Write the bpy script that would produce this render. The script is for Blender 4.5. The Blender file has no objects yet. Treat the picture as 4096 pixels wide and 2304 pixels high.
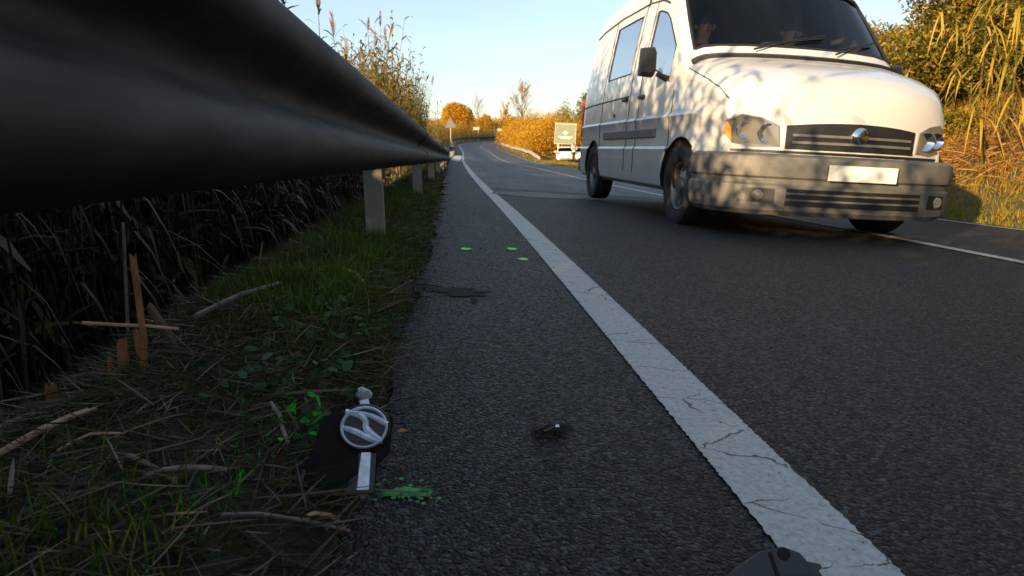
import bpy, bmesh, math, random
import numpy as np
from mathutils import Vector, Matrix

R = math.radians
sc = bpy.context.scene
COL = sc.collection
rng = np.random.default_rng(7)
random.seed(7)

# ------------------------------------------------------------------ camera
CAM_H = .52
def set_camera():
    yaw, pit, roll = R(4.819), R(-12.087), R(-.508)
    f = Vector((math.sin(yaw)*math.cos(pit), math.cos(yaw)*math.cos(pit), math.sin(pit)))
    r = Vector((math.cos(yaw), -math.sin(yaw), 0)); u = r.cross(f)
    r2 = r*math.cos(roll)+u*math.sin(roll); u2 = u*math.cos(roll)-r*math.sin(roll)
    cd = bpy.data.cameras.new('camera'); co = bpy.data.objects.new('camera', cd); COL.objects.link(co)
    M = Matrix((r2, u2, -f)).transposed().to_4x4(); M.translation = (0, 0, CAM_H)
    co.matrix_world = M
    cd.sensor_width = 36; cd.lens = 660/1024*36; cd.clip_start = .05; cd.clip_end = 3000
    cd.dof.use_dof = True; cd.dof.focus_distance = 1.6; cd.dof.aperture_fstop = 11
    sc.camera = co
set_camera()

# ------------------------------------------------------------------ light
SUN_DIR = Vector((-.70, -.714, 0)).normalized()      # towards the sun, in plan
SUN_EL = R(13)
w = bpy.data.worlds.new("World"); sc.world = w; w.use_nodes = True
nt = w.node_tree; bg = nt.nodes['Background']
sky = nt.nodes.new('ShaderNodeTexSky'); sky.sky_type = 'NISHITA'; sky.sun_disc = False
sky.sun_elevation = SUN_EL; sky.sun_rotation = math.atan2(SUN_DIR.x, SUN_DIR.y) % (2*math.pi)
sky.air_density = 1.0; sky.dust_density = .8; sky.ozone_density = 1.6
# a thin veil of high cloud over the whole sky, a little denser in drifting streaks
tcw = nt.nodes.new('ShaderNodeTexCoord'); mpw = nt.nodes.new('ShaderNodeMapping'); mpw.inputs['Scale'].default_value = (1, 1, 4.5)
nzw = nt.nodes.new('ShaderNodeTexNoise'); nzw.inputs['Scale'].default_value = 2.6; nzw.inputs['Detail'].default_value = 6
mrw = nt.nodes.new('ShaderNodeMapRange'); mrw.inputs[1].default_value = .42; mrw.inputs[2].default_value = .75; mrw.inputs[3].default_value = .24; mrw.inputs[4].default_value = .5
mxw = nt.nodes.new('ShaderNodeMix'); mxw.data_type = 'RGBA'; mxw.inputs[7].default_value = (4.4, 5.0, 5.5, 1)
nt.links.new(tcw.outputs['Generated'], mpw.inputs[0]); nt.links.new(mpw.outputs[0], nzw.inputs['Vector']); nt.links.new(nzw.outputs[0], mrw.inputs[0])
nt.links.new(mrw.outputs[0], mxw.inputs[0]); nt.links.new(sky.outputs[0], mxw.inputs[6]); nt.links.new(mxw.outputs[2], bg.inputs[0])
bg.inputs[1].default_value = .10
sd = bpy.data.lights.new('sun', 'SUN'); sd.energy = 5.0; sd.angle = R(.5); sd.color = (1, .70, .37)
so = bpy.data.objects.new('sun', sd); COL.objects.link(so)
sv = Vector((SUN_DIR.x*math.cos(SUN_EL), SUN_DIR.y*math.cos(SUN_EL), math.sin(SUN_EL)))
so.rotation_euler = sv.to_track_quat('Z', 'Y').to_euler()
vs = sc.view_settings
vs.view_transform = 'Standard'; vs.look = 'None'; vs.exposure = 1.15; vs.gamma = 1; vs.use_curve_mapping = False
sc.render.engine = 'CYCLES'
sc.cycles.max_bounces = 6; sc.cycles.transparent_max_bounces = 8
sc.cycles.use_denoising = True

# ------------------------------------------------------------------ materials
def mat(name, col, rough=.6, col2=None, scale=20., bump=0., bscale=None, spec=.5, metal=0., detail=6, coat=0., transl=0., stretch=None, trans=0., lo=.35, hi=.65):
    m = bpy.data.materials.new(name); m.use_nodes = True
    t = m.node_tree; n = t.nodes; b = n['Principled BSDF']
    b.inputs['Base Color'].default_value = (*col, 1); b.inputs['Roughness'].default_value = rough
    b.inputs['Specular IOR Level'].default_value = spec; b.inputs['Metallic'].default_value = metal
    b.inputs['Coat Weight'].default_value = coat; b.inputs['Coat Roughness'].default_value = .06
    tc = n.new('ShaderNodeTexCoord'); src = tc.outputs['Object']
    if stretch:
        mp = n.new('ShaderNodeMapping'); mp.inputs['Scale'].default_value = stretch
        t.links.new(src, mp.inputs[0]); src = mp.outputs[0]
    if col2:
        nz = n.new('ShaderNodeTexNoise'); nz.inputs['Scale'].default_value = scale; nz.inputs['Detail'].default_value = detail
        t.links.new(src, nz.inputs['Vector'])
        cr = n.new('ShaderNodeValToRGB'); cr.color_ramp.elements[0].position = lo; cr.color_ramp.elements[1].position = hi
        cr.color_ramp.elements[0].color = (*col, 1); cr.color_ramp.elements[1].color = (*col2, 1)
        t.links.new(nz.outputs[0], cr.inputs[0]); t.links.new(cr.outputs[0], b.inputs['Base Color'])
    if bump:
        nb = n.new('ShaderNodeTexNoise'); nb.inputs['Scale'].default_value = bscale or scale*4; nb.inputs['Detail'].default_value = 8
        t.links.new(src, nb.inputs['Vector'])
        bp = n.new('ShaderNodeBump'); bp.inputs['Strength'].default_value = .7; bp.inputs['Distance'].default_value = bump
        t.links.new(nb.outputs[0], bp.inputs['Height']); t.links.new(bp.outputs[0], b.inputs['Normal'])
    return m

def leafmat(name, cols, rough=.55, transl=.35, spec=.25):
    """colour varies leaf by leaf through the per-face attribute 'rnd'"""
    m = bpy.data.materials.new(name); m.use_nodes = True
    t = m.node_tree; n = t.nodes; b = n['Principled BSDF']; out = n['Material Output']
    at = n.new('ShaderNodeAttribute'); at.attribute_name = 'rnd'
    cr = n.new('ShaderNodeValToRGB'); el = cr.color_ramp.elements
    k = len(cols)
    while len(el) < k: el.new(.5)
    for i, c in enumerate(cols):
        el[i].position = i/max(1, k-1); el[i].color = (*c, 1)
    t.links.new(at.outputs['Fac'], cr.inputs[0]); t.links.new(cr.outputs[0], b.inputs['Base Color'])
    b.inputs['Roughness'].default_value = rough; b.inputs['Specular IOR Level'].default_value = spec
    tr = n.new('ShaderNodeBsdfTranslucent'); t.links.new(cr.outputs[0], tr.inputs[0])
    mx = n.new('ShaderNodeMixShader'); mx.inputs[0].default_value = transl
    t.links.new(b.outputs[0], mx.inputs[1]); t.links.new(tr.outputs[0], mx.inputs[2]); t.links.new(mx.outputs[0], out.inputs[0])
    return m

def glassmat(name, tint=(.55, .6, .6), refl=1.):
    m = bpy.data.materials.new(name); m.use_nodes = True
    t = m.node_tree; n = t.nodes; out = n['Material Output']; n.remove(n['Principled BSDF'])
    tr = n.new('ShaderNodeBsdfTransparent'); tr.inputs[0].default_value = (*tint, 1)
    gl = n.new('ShaderNodeBsdfGlossy'); gl.inputs['Roughness'].default_value = .03
    fr = n.new('ShaderNodeFresnel'); fr.inputs[0].default_value = 1.38
    mx = n.new('ShaderNodeMixShader')
    t.links.new(fr.outputs[0], mx.inputs[0]); t.links.new(tr.outputs[0], mx.inputs[1]); t.links.new(gl.outputs[0], mx.inputs[2])
    t.links.new(mx.outputs[0], out.inputs[0])
    return m

def asphalt(name, dark, light, stone=150., rough=.62, tint=(1, 1, 1.08), wear=True):
    m = bpy.data.materials.new(name); m.use_nodes = True
    t = m.node_tree; n = t.nodes; L = t.links.new; b = n['Principled BSDF']
    tc = n.new('ShaderNodeTexCoord')
    wz = n.new('ShaderNodeTexNoise'); wz.inputs['Scale'].default_value = 60; L(tc.outputs['Object'], wz.inputs['Vector'])
    va = n.new('ShaderNodeVectorMath'); va.operation = 'MULTIPLY_ADD'; va.inputs[1].default_value = (.012,)*3
    L(wz.outputs['Color'], va.inputs[0]); L(tc.outputs['Object'], va.inputs[2])
    vo = n.new('ShaderNodeTexVoronoi'); vo.inputs['Scale'].default_value = stone; vo.inputs['Randomness'].default_value = 1
    L(va.outputs[0], vo.inputs['Vector'])
    sep = n.new('ShaderNodeSeparateColor'); L(vo.outputs['Color'], sep.inputs[0])
    cr = n.new('ShaderNodeValToRGB'); e = cr.color_ramp.elements
    e[0].position = 0; e[0].color = (dark*tint[0], dark*tint[1], dark*tint[2], 1)
    e[1].position = 1; e[1].color = (light*tint[0], light*tint[1], light*tint[2], 1)
    mid = e.new(.74); mm = dark+(light-dark)*.20; mid.color = (mm*1.02, mm, mm*1.05, 1)
    L(sep.outputs[0], cr.inputs[0])
    # broad wear: wheel paths, stains and dust
    nz = n.new('ShaderNodeTexNoise'); nz.inputs['Scale'].default_value = .9; nz.inputs['Detail'].default_value = 7; nz.inputs['Roughness'].default_value = .65
    mp = n.new('ShaderNodeMapping'); mp.inputs['Scale'].default_value = (1.6, .35, 1); L(tc.outputs['Object'], mp.inputs[0]); L(mp.outputs[0], nz.inputs['Vector'])
    mr = n.new('ShaderNodeMapRange'); mr.inputs[1].default_value = .3; mr.inputs[2].default_value = .7; mr.inputs[3].default_value = .6; mr.inputs[4].default_value = 1.45
    L(nz.outputs[0], mr.inputs[0])
    mul = n.new('ShaderNodeVectorMath'); mul.operation = 'SCALE'; L(cr.outputs[0], mul.inputs[0]); L(mr.outputs[0], mul.inputs['Scale'])
    L(mul.outputs[0], b.inputs['Base Color'])
    inv = n.new('ShaderNodeMath'); inv.operation = 'SUBTRACT'; inv.inputs[0].default_value = 1; L(vo.outputs['Distance'], inv.inputs[1])
    ad = n.new('ShaderNodeMath'); ad.operation = 'MULTIPLY_ADD'; ad.inputs[1].default_value = .7
    L(sep.outputs[1], ad.inputs[0]); L(inv.outputs[0], ad.inputs[2])
    nf = n.new('ShaderNodeTexNoise'); nf.inputs['Scale'].default_value = 45; nf.inputs['Detail'].default_value = 3; L(tc.outputs['Object'], nf.inputs['Vector'])
    ad2 = n.new('ShaderNodeMath'); ad2.operation = 'MULTIPLY_ADD'; ad2.inputs[1].default_value = .45; L(nf.outputs[0], ad2.inputs[0]); L(ad.outputs[0], ad2.inputs[2])
    bp = n.new('ShaderNodeBump'); bp.inputs['Strength'].default_value = 1; bp.inputs['Distance'].default_value = .008
    L(ad2.outputs[0], bp.inputs['Height']); L(bp.outputs[0], b.inputs['Normal'])
    rr = n.new('ShaderNodeMapRange'); rr.inputs[3].default_value = rough-.18; rr.inputs[4].default_value = rough+.22; L(sep.outputs[2], rr.inputs[0]); L(rr.outputs[0], b.inputs['Roughness']); b.inputs['Specular IOR Level'].default_value = .32
    return m

def paintmat(name, base, dirt, asph=(.03, .03, .034)):
    """road paint: worn grain, fine branching cracks running across, dirty stains"""
    m = bpy.data.materials.new(name); m.use_nodes = True
    t = m.node_tree; n = t.nodes; L = t.links.new; b = n['Principled BSDF']
    tc = n.new('ShaderNodeTexCoord')
    wz = n.new('ShaderNodeTexNoise'); wz.inputs['Scale'].default_value = 16; wz.inputs['Detail'].default_value = 5; L(tc.outputs['Object'], wz.inputs['Vector'])
    va = n.new('ShaderNodeVectorMath'); va.operation = 'MULTIPLY_ADD'; va.inputs[1].default_value = (.07, .07, 0)
    L(wz.outputs['Color'], va.inputs[0]); L(tc.outputs['Object'], va.inputs[2])
    mp = n.new('ShaderNodeMapping'); mp.inputs['Scale'].default_value = (5, 9, 1); L(va.outputs[0], mp.inputs[0])
    vo = n.new('ShaderNodeTexVoronoi'); vo.feature = 'DISTANCE_TO_EDGE'; vo.voronoi_dimensions = '2D'; vo.inputs['Scale'].default_value = 1.
    L(mp.outputs[0], vo.inputs['Vector'])
    msk = n.new('ShaderNodeTexNoise'); msk.inputs['Scale'].default_value = 7; L(tc.outputs['Object'], msk.inputs['Vector'])
    th = n.new('ShaderNodeMapRange'); th.inputs[1].default_value = .44; th.inputs[2].default_value = .62; th.inputs[3].default_value = 0; th.inputs[4].default_value = .022
    L(msk.outputs[0], th.inputs[0])
    lt = n.new('ShaderNodeMath'); lt.operation = 'LESS_THAN'; L(vo.outputs['Distance'], lt.inputs[0]); L(th.outputs[0], lt.inputs[1])
    st = n.new('ShaderNodeTexNoise'); st.inputs['Scale'].default_value = 85; st.inputs['Detail'].default_value = 8; st.inputs['Roughness'].default_value = .7; L(tc.outputs['Object'], st.inputs['Vector'])
    cr = n.new('ShaderNodeValToRGB'); e = cr.color_ramp.elements; e[0].position = .36; e[1].position = .62; e[0].color = (*dirt, 1); e[1].color = (*base, 1)
    L(st.outputs[0], cr.inputs[0])
    gr = n.new('ShaderNodeTexVoronoi'); gr.inputs['Scale'].default_value = 160; L(tc.outputs['Object'], gr.inputs['Vector'])
    sp = n.new('ShaderNodeSeparateColor'); L(gr.outputs['Color'], sp.inputs[0])
    wn = n.new('ShaderNodeMath'); wn.operation = 'MULTIPLY_ADD'; wn.inputs[1].default_value = .35; L(sp.outputs[0], wn.inputs[0]); L(st.outputs[0], wn.inputs[2])
    pit = n.new('ShaderNodeMath'); pit.operation = 'LESS_THAN'; pit.inputs[1].default_value = .40; L(wn.outputs[0], pit.inputs[0])
    mxm = n.new('ShaderNodeMath'); mxm.operation = 'MAXIMUM'; L(lt.outputs[0], mxm.inputs[0]); L(pit.outputs[0], mxm.inputs[1])
    mx = n.new('ShaderNodeMix'); mx.data_type = 'RGBA'; L(mxm.outputs[0], mx.inputs[0]); L(cr.outputs[0], mx.inputs[6]); mx.inputs[7].default_value = (asph[0]*2, asph[1]*1.8, asph[2]*1.5, 1)
    L(mx.outputs[2], b.inputs['Base Color']); b.inputs['Roughness'].default_value = .65
    hh = n.new('ShaderNodeMath'); hh.operation = 'SUBTRACT'; L(st.outputs[0], hh.inputs[0]); L(mxm.outputs[0], hh.inputs[1])
    bp = n.new('ShaderNodeBump'); bp.inputs['Strength'].default_value = .5; bp.inputs['Distance'].default_value = .0012; L(hh.outputs[0], bp.inputs['Height']); L(bp.outputs[0], b.inputs['Normal'])
    return m

M_ASPH = asphalt('asphalt', .003, .080, 150, tint=(.90, 1, 1.20))
M_ASPHPALE = asphalt('asphalt_pale', .03, .20, 90, tint=(.93, 1, 1.12))
M_PATCH = asphalt('asphalt_patch', .012, .075, 170, rough=.5, tint=(.85, 1.0, 1.2))
M_PAINT = paintmat('road_paint', (.41, .42, .42), (.27, .265, .26))
M_CONC = mat('pale_concrete', (.46, .46, .45), .8, (.56, .55, .53), 1.2, .004, 30)
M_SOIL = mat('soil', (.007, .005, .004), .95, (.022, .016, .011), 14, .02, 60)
M_TERR = mat('terrain', (.03, .032, .012), .95, (.075, .058, .026), .8, .05, 6)
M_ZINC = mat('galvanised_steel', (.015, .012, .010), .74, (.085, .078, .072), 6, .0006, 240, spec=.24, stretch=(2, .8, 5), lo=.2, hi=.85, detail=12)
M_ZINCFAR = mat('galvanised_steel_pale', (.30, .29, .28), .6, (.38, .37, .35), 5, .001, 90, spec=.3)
M_POST = mat('post_zinc', (.17, .16, .14), .75, (.24, .225, .195), 9, .001, 60, metal=.1)
M_POST_OLD = mat('post_rusty_zinc', (.22, .21, .19), .62, (.30, .19, .12), 7, .001, 60)
M_BOLT = mat('bolt_steel', (.12, .115, .11), .45, metal=.7)
M_SIGNBACK = mat('sign_back_grey', (.14, .145, .15), .6, (.18, .185, .19), 6)
M_SIGNW = mat('sign_white', (.72, .70, .64), .5)
M_SIGNPOLE = mat('sign_pole', (.55, .54, .50), .5)
M_BOARD = mat('board_olive_grey', (.19, .215, .15), .5, (.22, .24, .17), 3)
M_BOARDLOGO = mat('board_cream', (.82, .80, .66), .5)
M_GPAINT2 = mat('green_spray_thin', (.01, .07, .015), .6, (.02, .30, .03), 70, .002, 150)
M_GPAINT = mat('green_spray_paint', (.08, .75, .03), .6, (.02, .25, .02), 60, .002, 150, lo=.3, hi=.5)
for e_, c_ in zip(M_GPAINT.node_tree.nodes['Color Ramp'].color_ramp.elements if 'Color Ramp' in M_GPAINT.node_tree.nodes else [], ((.05, .35, .01), (.20, .80, .02))):
    e_.color = (*c_, 1)

L_GRASS = leafmat('grass_blade', [(.008, .022, .003), (.022, .05, .005), (.045, .075, .008), (.06, .05, .018), (.08, .062, .035)])
L_LAWN = leafmat('grass_green', [(.03, .075, .006), (.055, .12, .009), (.09, .15, .014), (.11, .12, .02)])
L_STRAW = leafmat('dry_straw', [(.022, .016, .009), (.045, .033, .020), (.085, .065, .042), (.17, .135, .095)], transl=.1)
L_GPAINTED = leafmat('grass_sprayed_green', [(.005, .11, .008), (.015, .30, .012), (.05, .50, .02)], transl=.2)
L_BROAD = leafmat('weed_leaf', [(.015, .06, .015), (.03, .09, .025), (.07, .13, .06)])
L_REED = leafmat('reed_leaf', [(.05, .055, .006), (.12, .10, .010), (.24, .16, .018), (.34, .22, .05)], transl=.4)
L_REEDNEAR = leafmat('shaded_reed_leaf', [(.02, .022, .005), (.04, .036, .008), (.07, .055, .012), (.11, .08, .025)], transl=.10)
L_CANEDARK = leafmat('shaded_cane', [(.02, .015, .008), (.05, .036, .018), (.09, .066, .034)], transl=.02)  # darker copy of the cane: the near bed's shade is in its colours
L_CANE = leafmat('reed_cane', [(.10, .09, .025), (.19, .14, .055), (.28, .21, .10)], transl=.05)
L_PLUME = leafmat('reed_plume', [(.28, .19, .12), (.40, .28, .18), (.48, .36, .26)], transl=.45)
L_GOLD = leafmat('golden_leaf', [(.28, .15, .006), (.46, .25, .010), (.60, .33, .02), (.66, .40, .06)], transl=.4)
L_OLIVE = leafmat('olive_leaf', [(.07, .075, .008), (.16, .14, .012), (.28, .20, .018), (.36, .24, .03)], transl=.35)
L_DARKGREEN = leafmat('dark_green_leaf', [(.03, .036, .006), (.09, .085, .010), (.20, .15, .014), (.32, .20, .025)], transl=.3)
L_BANK = leafmat('bank_grass', [(.12, .15, .008), (.24, .19, .012), (.38, .22, .02), (.44, .25, .05)], transl=.35)
L_RUST = leafmat('rust_bracken', [(.16, .07, .02), (.28, .14, .035), (.40, .24, .08)], transl=.25)
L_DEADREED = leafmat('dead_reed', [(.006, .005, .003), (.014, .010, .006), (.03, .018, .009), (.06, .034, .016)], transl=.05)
L_TWIG = leafmat('bare_twig', [(.24, .15, .09), (.34, .21, .13), (.42, .27, .18)], transl=.1)
M_BARK = mat('bark', (.06, .042, .028), .9, (.12, .085, .055), 10, .02, 30)
M_STAKE = mat('cut_cane', (.22, .075, .022), .7, (.34, .15, .055), 14, .002, 60, stretch=(6, 6, 1))
M_STAKE_PALE = mat('cut_cane_pale', (.30, .17, .10), .7, (.42, .28, .18), 20, .001, 60)
M_STICK = mat('grey_stick', (.10, .08, .065), .85, (.20, .17, .15), 30, .002, 80)

# ------------------------------------------------------------------ mesh helpers
def tag(o, label=None, cat=None, group=None, kind=None):
    if label: o['label'] = label
    if cat: o['category'] = cat
    if group: o['group'] = group
    if kind: o['kind'] = kind
    return o

def empty(name, loc=(0, 0, 0), rot=(0, 0, 0), parent=None):
    o = bpy.data.objects.new(name, None); COL.objects.link(o); o.location = loc; o.rotation_euler = rot
    o.empty_display_size = .1
    if parent: o.parent = parent
    return o

def link(name, me, material=None, parent=None):
    o = bpy.data.objects.new(name, me); COL.objects.link(o)
    if material: me.materials.append(material)
    if parent: o.parent = parent
    return o

def mk_np(name, V, F, material, parent=None, rnd=None, smooth=False):
    """fast mesh from numpy verts (n,3) and quads (m,4)"""
    me = bpy.data.meshes.new(name)
    V = np.ascontiguousarray(V, dtype=np.float32).reshape(-1, 3); F = np.ascontiguousarray(F, dtype=np.int32).reshape(-1, 4)
    me.vertices.add(len(V)); me.vertices.foreach_set('co', V.ravel())
    me.loops.add(F.size); me.loops.foreach_set('vertex_index', F.ravel())
    me.polygons.add(len(F)); me.polygons.foreach_set('loop_start', np.arange(0, F.size, 4, dtype=np.int32))
    try: me.polygons.foreach_set('loop_total', np.full(len(F), 4, dtype=np.int32))
    except Exception: pass
    if smooth: me.polygons.foreach_set('use_smooth', np.ones(len(F), dtype=bool))
    if rnd is not None:
        a = me.attributes.new('rnd', 'FLOAT', 'FACE'); a.data.foreach_set('value', np.ascontiguousarray(rnd, dtype=np.float32))
    me.update(calc_edges=True); me.validate()
    return link(name, me, material, parent)

def nrm(a): return a/(np.linalg.norm(a, axis=-1, keepdims=True)+1e-9)

def ribbons(base, dirn, length, width, bend, seg=3, prof='grass', side=None):
    """n tapered, drooping strips; returns V, F and the strip index of each face"""
    n = len(base); t = np.linspace(0, 1, seg+1)
    d = nrm(dirn)
    if side is None: side = nrm(np.cross(d, nrm(rng.normal(size=(n, 3)))))
    P = base[:, None]+d[:, None]*(length[:, None]*t)[..., None]
    P[..., 2] -= (bend*length)[:, None]*t**2
    if prof == 'grass': wp = (1-t**1.6)*.92+.08
    elif prof == 'leaf': wp = np.sin(np.pi*np.clip(t*.86+.12, 0, 1))**.8+.05
    else: wp = np.ones_like(t)
    o = side[:, None]*(width[:, None]*wp/2)[..., None]
    V = np.stack([P-o, P+o], 2).reshape(-1, 3)
    k = (seg+1)*2
    i = np.arange(n)[:, None]*k+np.arange(seg)[None]*2
    F = np.stack([i, i+1, i+3, i+2], -1).reshape(-1, 4)
    return V, F, np.repeat(np.arange(n), seg)

def tubes(P, rad, sides=4):
    """P (n,k,3) polylines, rad (n,k)"""
    n, k, _ = P.shape
    ax = nrm(P[:, -1]-P[:, 0]); ref = np.where(np.abs(ax[:, 2:3]) > .8, np.array([[1., 0, 0]]), np.array([[0, 0, 1.]]))
    a = nrm(np.cross(ax, ref)); b = np.cross(ax, a)
    th = np.arange(sides)*2*np.pi/sides
    ring = a[:, None]*np.cos(th)[None, :, None]+b[:, None]*np.sin(th)[None, :, None]
    V = (P[:, :, None]+ring[:, None]*rad[:, :, None, None]).reshape(-1, 3)
    i = (np.arange(n)*k*sides)[:, None, None]+(np.arange(k-1)*sides)[None, :, None]+np.arange(sides)[None, None]
    j = (np.arange(n)*k*sides)[:, None, None]+(np.arange(k-1)*sides)[None, :, None]+((np.arange(sides)+1) % sides)[None, None]
    F = np.stack([i, j, j+sides, i+sides], -1).reshape(-1, 4)
    return V, F, np.repeat(np.arange(n), (k-1)*sides)

class Pack:
    """collects numpy pieces for one mesh"""
    def __init__(s): s.V, s.F, s.R, s.n = [], [], [], 0
    def add(s, V, F, r):
        s.V.append(V); s.F.append(F+s.n); s.R.append(r); s.n += len(V)
    def build(s, name, m, parent=None, smooth=False):
        return mk_np(name, np.concatenate(s.V), np.concatenate(s.F), m, parent, np.concatenate(s.R), smooth)

class MB:
    """collects boxes, tubes, prisms for one hard-surface mesh"""
    def __init__(s): s.v, s.f, s.mi = [], [], []; s.m = 0
    def quadstrip(s, rings, close=True, cap0=False, cap1=False):
        b = len(s.v); k = len(rings[0])
        for r in rings: s.v += [tuple(p) for p in r]
        for i in range(len(rings)-1):
            for j in range(k if close else k-1):
                j2 = (j+1) % k
                s.f.append((b+i*k+j, b+i*k+j2, b+(i+1)*k+j2, b+(i+1)*k+j)); s.mi.append(s.m)
        if cap0: s.f.append(tuple(b+j for j in range(k))[::-1]); s.mi.append(s.m)
        if cap1: s.f.append(tuple(b+(len(rings)-1)*k+j for j in range(k))); s.mi.append(s.m)
    def box(s, c, d, M=None):
        x, y, z = d[0]/2, d[1]/2, d[2]/2
        P = [Vector(q) for q in ((-x, -y, -z), (x, -y, -z), (x, y, -z), (-x, y, -z), (-x, -y, z), (x, -y, z), (x, y, z), (-x, y, z))]
        if M is not None: P = [M @ p for p in P]
        b = len(s.v); c = Vector(c); s.v += [tuple(p+c) for p in P]
        for q in ((0, 3, 2, 1), (4, 5, 6, 7), (0, 1, 5, 4), (1, 2, 6, 5), (2, 3, 7, 6), (3, 0, 4, 7)):
            s.f.append(tuple(b+i for i in q)); s.mi.append(s.m)
    def tube(s, pts, rad, sides=10, cap=True):
        pts = [Vector(p) for p in pts]
        if not hasattr(rad, '__len__'): rad = [rad]*len(pts)
        rings = []
        for i, p in enumerate(pts):
            d = (pts[min(i+1, len(pts)-1)]-pts[max(i-1, 0)]).normalized()
            a = d.cross(Vector((0, 0, 1)) if abs(d.z) < .9 else Vector((1, 0, 0))).normalized(); b_ = d.cross(a)
            rings.append([p+(a*math.cos(2*math.pi*k/sides)+b_*math.sin(2*math.pi*k/sides))*rad[i] for k in range(sides)])
        s.quadstrip(rings, True, cap, cap)
    def prism(s, poly, M, depth):
        """poly: 2D outline in the frame M (4x4), extruded along its local z from 0 to depth"""
        a = [M @ Vector((x, y, 0)) for x, y in poly]; b = [M @ Vector((x, y, depth)) for x, y in poly]
        s.quadstrip([a, b], True, True, True)
    def lathe(s, prof, M, n=28):
        """prof: (radius, height) along M's local z"""
        s.quadstrip([[M @ Vector((r*math.cos(2*math.pi*k/n), r*math.sin(2*math.pi*k/n), h)) for k in range(n)] for r, h in prof], True, False, False)
    def build(s, name, m, parent=None, smooth=False, bevel=0., sharp=35):
        me = bpy.data.meshes.new(name); me.from_pydata(s.v, [], s.f)
        ms = m if isinstance(m, (list, tuple)) else [m]
        for q in ms: me.materials.append(q)
        if len(ms) > 1: me.polygons.foreach_set('material_index', s.mi)
        bm = bmesh.new(); bm.from_mesh(me); bmesh.ops.recalc_face_normals(bm, faces=bm.faces)
        if bevel:
            es = [e for e in bm.edges if len(e.link_faces) == 2 and e.calc_face_angle(0) > R(30)]
            bmesh.ops.bevel(bm, geom=es, offset=bevel, segments=2, profile=.6, affect='EDGES', clamp_overlap=True)
        bm.to_mesh(me); bm.free()
        if smooth:
            me.polygons.foreach_set('use_smooth', [True]*len(me.polygons)); me.set_sharp_from_angle(angle=R(sharp))
        me.update()
        return link(name, me, None, parent)

def copy_tree(o, parent=None):
    c = o.copy(); COL.objects.link(c)
    if parent is not None: c.parent = parent
    for ch in list(o.children): copy_tree(ch, c)
    return c

def frame(o, x, y):
    """4x4 with origin o and given local x and y axes"""
    x = Vector(x).normalized(); z = x.cross(Vector(y)).normalized(); y = z.cross(x)
    M = Matrix((x, y, z)).transposed().to_4x4(); M.translation = o
    return M

# ------------------------------------------------------------------ the road's course
SK = np.array([0, 20, 40, 60, 75, 90, 105, 120, 140.]); ZK = np.array([0, 15, 30, 45, 60, 75, 90, 105, 120, 140.])
KAP = np.array([-0.00087, 0.00055, 0.0009, -0.00059, -0.00225, 0.00256, 0.01519, 0.02762, 0.04006])
ZZ = np.array([0]+[-0.114, -0.099, -0.24, -0.19, 0.185, 0.633, 1.022, 1.466, 1.903])
EE = np.array([0.0564, 0.0771, 0.0764, 0.0762])
ES = np.array([0, 30, 60, 90.])
PS = np.arange(-14, 168, .5)
def _path():
    k = np.interp(PS, SK, KAP); k[PS < 0] = KAP[0]; k[PS > 136] = .036
    th = np.cumsum(k)*.5; th -= np.interp(0, PS, th)
    x = np.cumsum(np.sin(th))*.5; y = np.cumsum(np.cos(th))*.5
    x -= np.interp(0, PS, x); y -= np.interp(0, PS, y)
    z = np.interp(PS, ZK, ZZ); z = np.convolve(np.pad(z, 10, 'edge'), np.ones(21)/21, 'valid')
    z *= np.clip((PS-2)/8, 0, 1)
    return x, y, th, z
PX, PY, PT, PZ = _path()
def RP(s, o, dz=0.):
    """world points on the road surface at arc length s, offset o to the right"""
    s = np.asarray(s, float); o = np.asarray(o, float)
    x, y, th, z = (np.interp(s, PS, a) for a in (PX, PY, PT, PZ)); e = np.interp(s, ES, EE)
    return np.stack([x+o*np.cos(th), y-o*np.sin(th), z-e*o+dz+0*o], -1)
def RV(s, o, dz=0.): return Vector(RP(s, o, dz).tolist())
C_LINE, R_LINE, R_EDGE, L_EDGE = 3.5, 5.94, 6.2, -.15

def to_so(x, y):
    x = np.asarray(x, float); y = np.asarray(y, float); sh = x.shape; x = x.ravel(); y = y.ravel()
    s = np.empty_like(x); o = np.empty_like(x)
    for a in range(0, len(x), 20000):
        X = x[a:a+20000, None]; Y = y[a:a+20000, None]
        i = np.argmin((X-PX)**2+(Y-PY)**2, 1); dx = X[:, 0]-PX[i]; dy = Y[:, 0]-PY[i]; th = PT[i]
        s[a:a+20000] = PS[i]+dx*np.sin(th)+dy*np.cos(th); o[a:a+20000] = dx*np.cos(th)-dy*np.sin(th)
    return s.reshape(sh), o.reshape(sh)

def sstep(a, b, x): t = np.clip((x-a)/(b-a), 0, 1); return t*t*(3-2*t)
def vnoise(x, y, f, seed=0):
    """cheap smooth value noise"""
    x = x*f+seed*17.3; y = y*f+seed*9.1
    xi = np.floor(x); yi = np.floor(y); u = x-xi; v = y-yi; u = u*u*(3-2*u); v = v*v*(3-2*v)
    h = lambda a, b: np.modf(np.abs(np.sin(a*127.1+b*311.7+seed*74.7)*43758.5453))[0]
    return (h(xi, yi)*(1-u)+h(xi+1, yi)*u)*(1-v)+(h(xi, yi+1)*(1-u)+h(xi+1, yi+1)*u)*v

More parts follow.
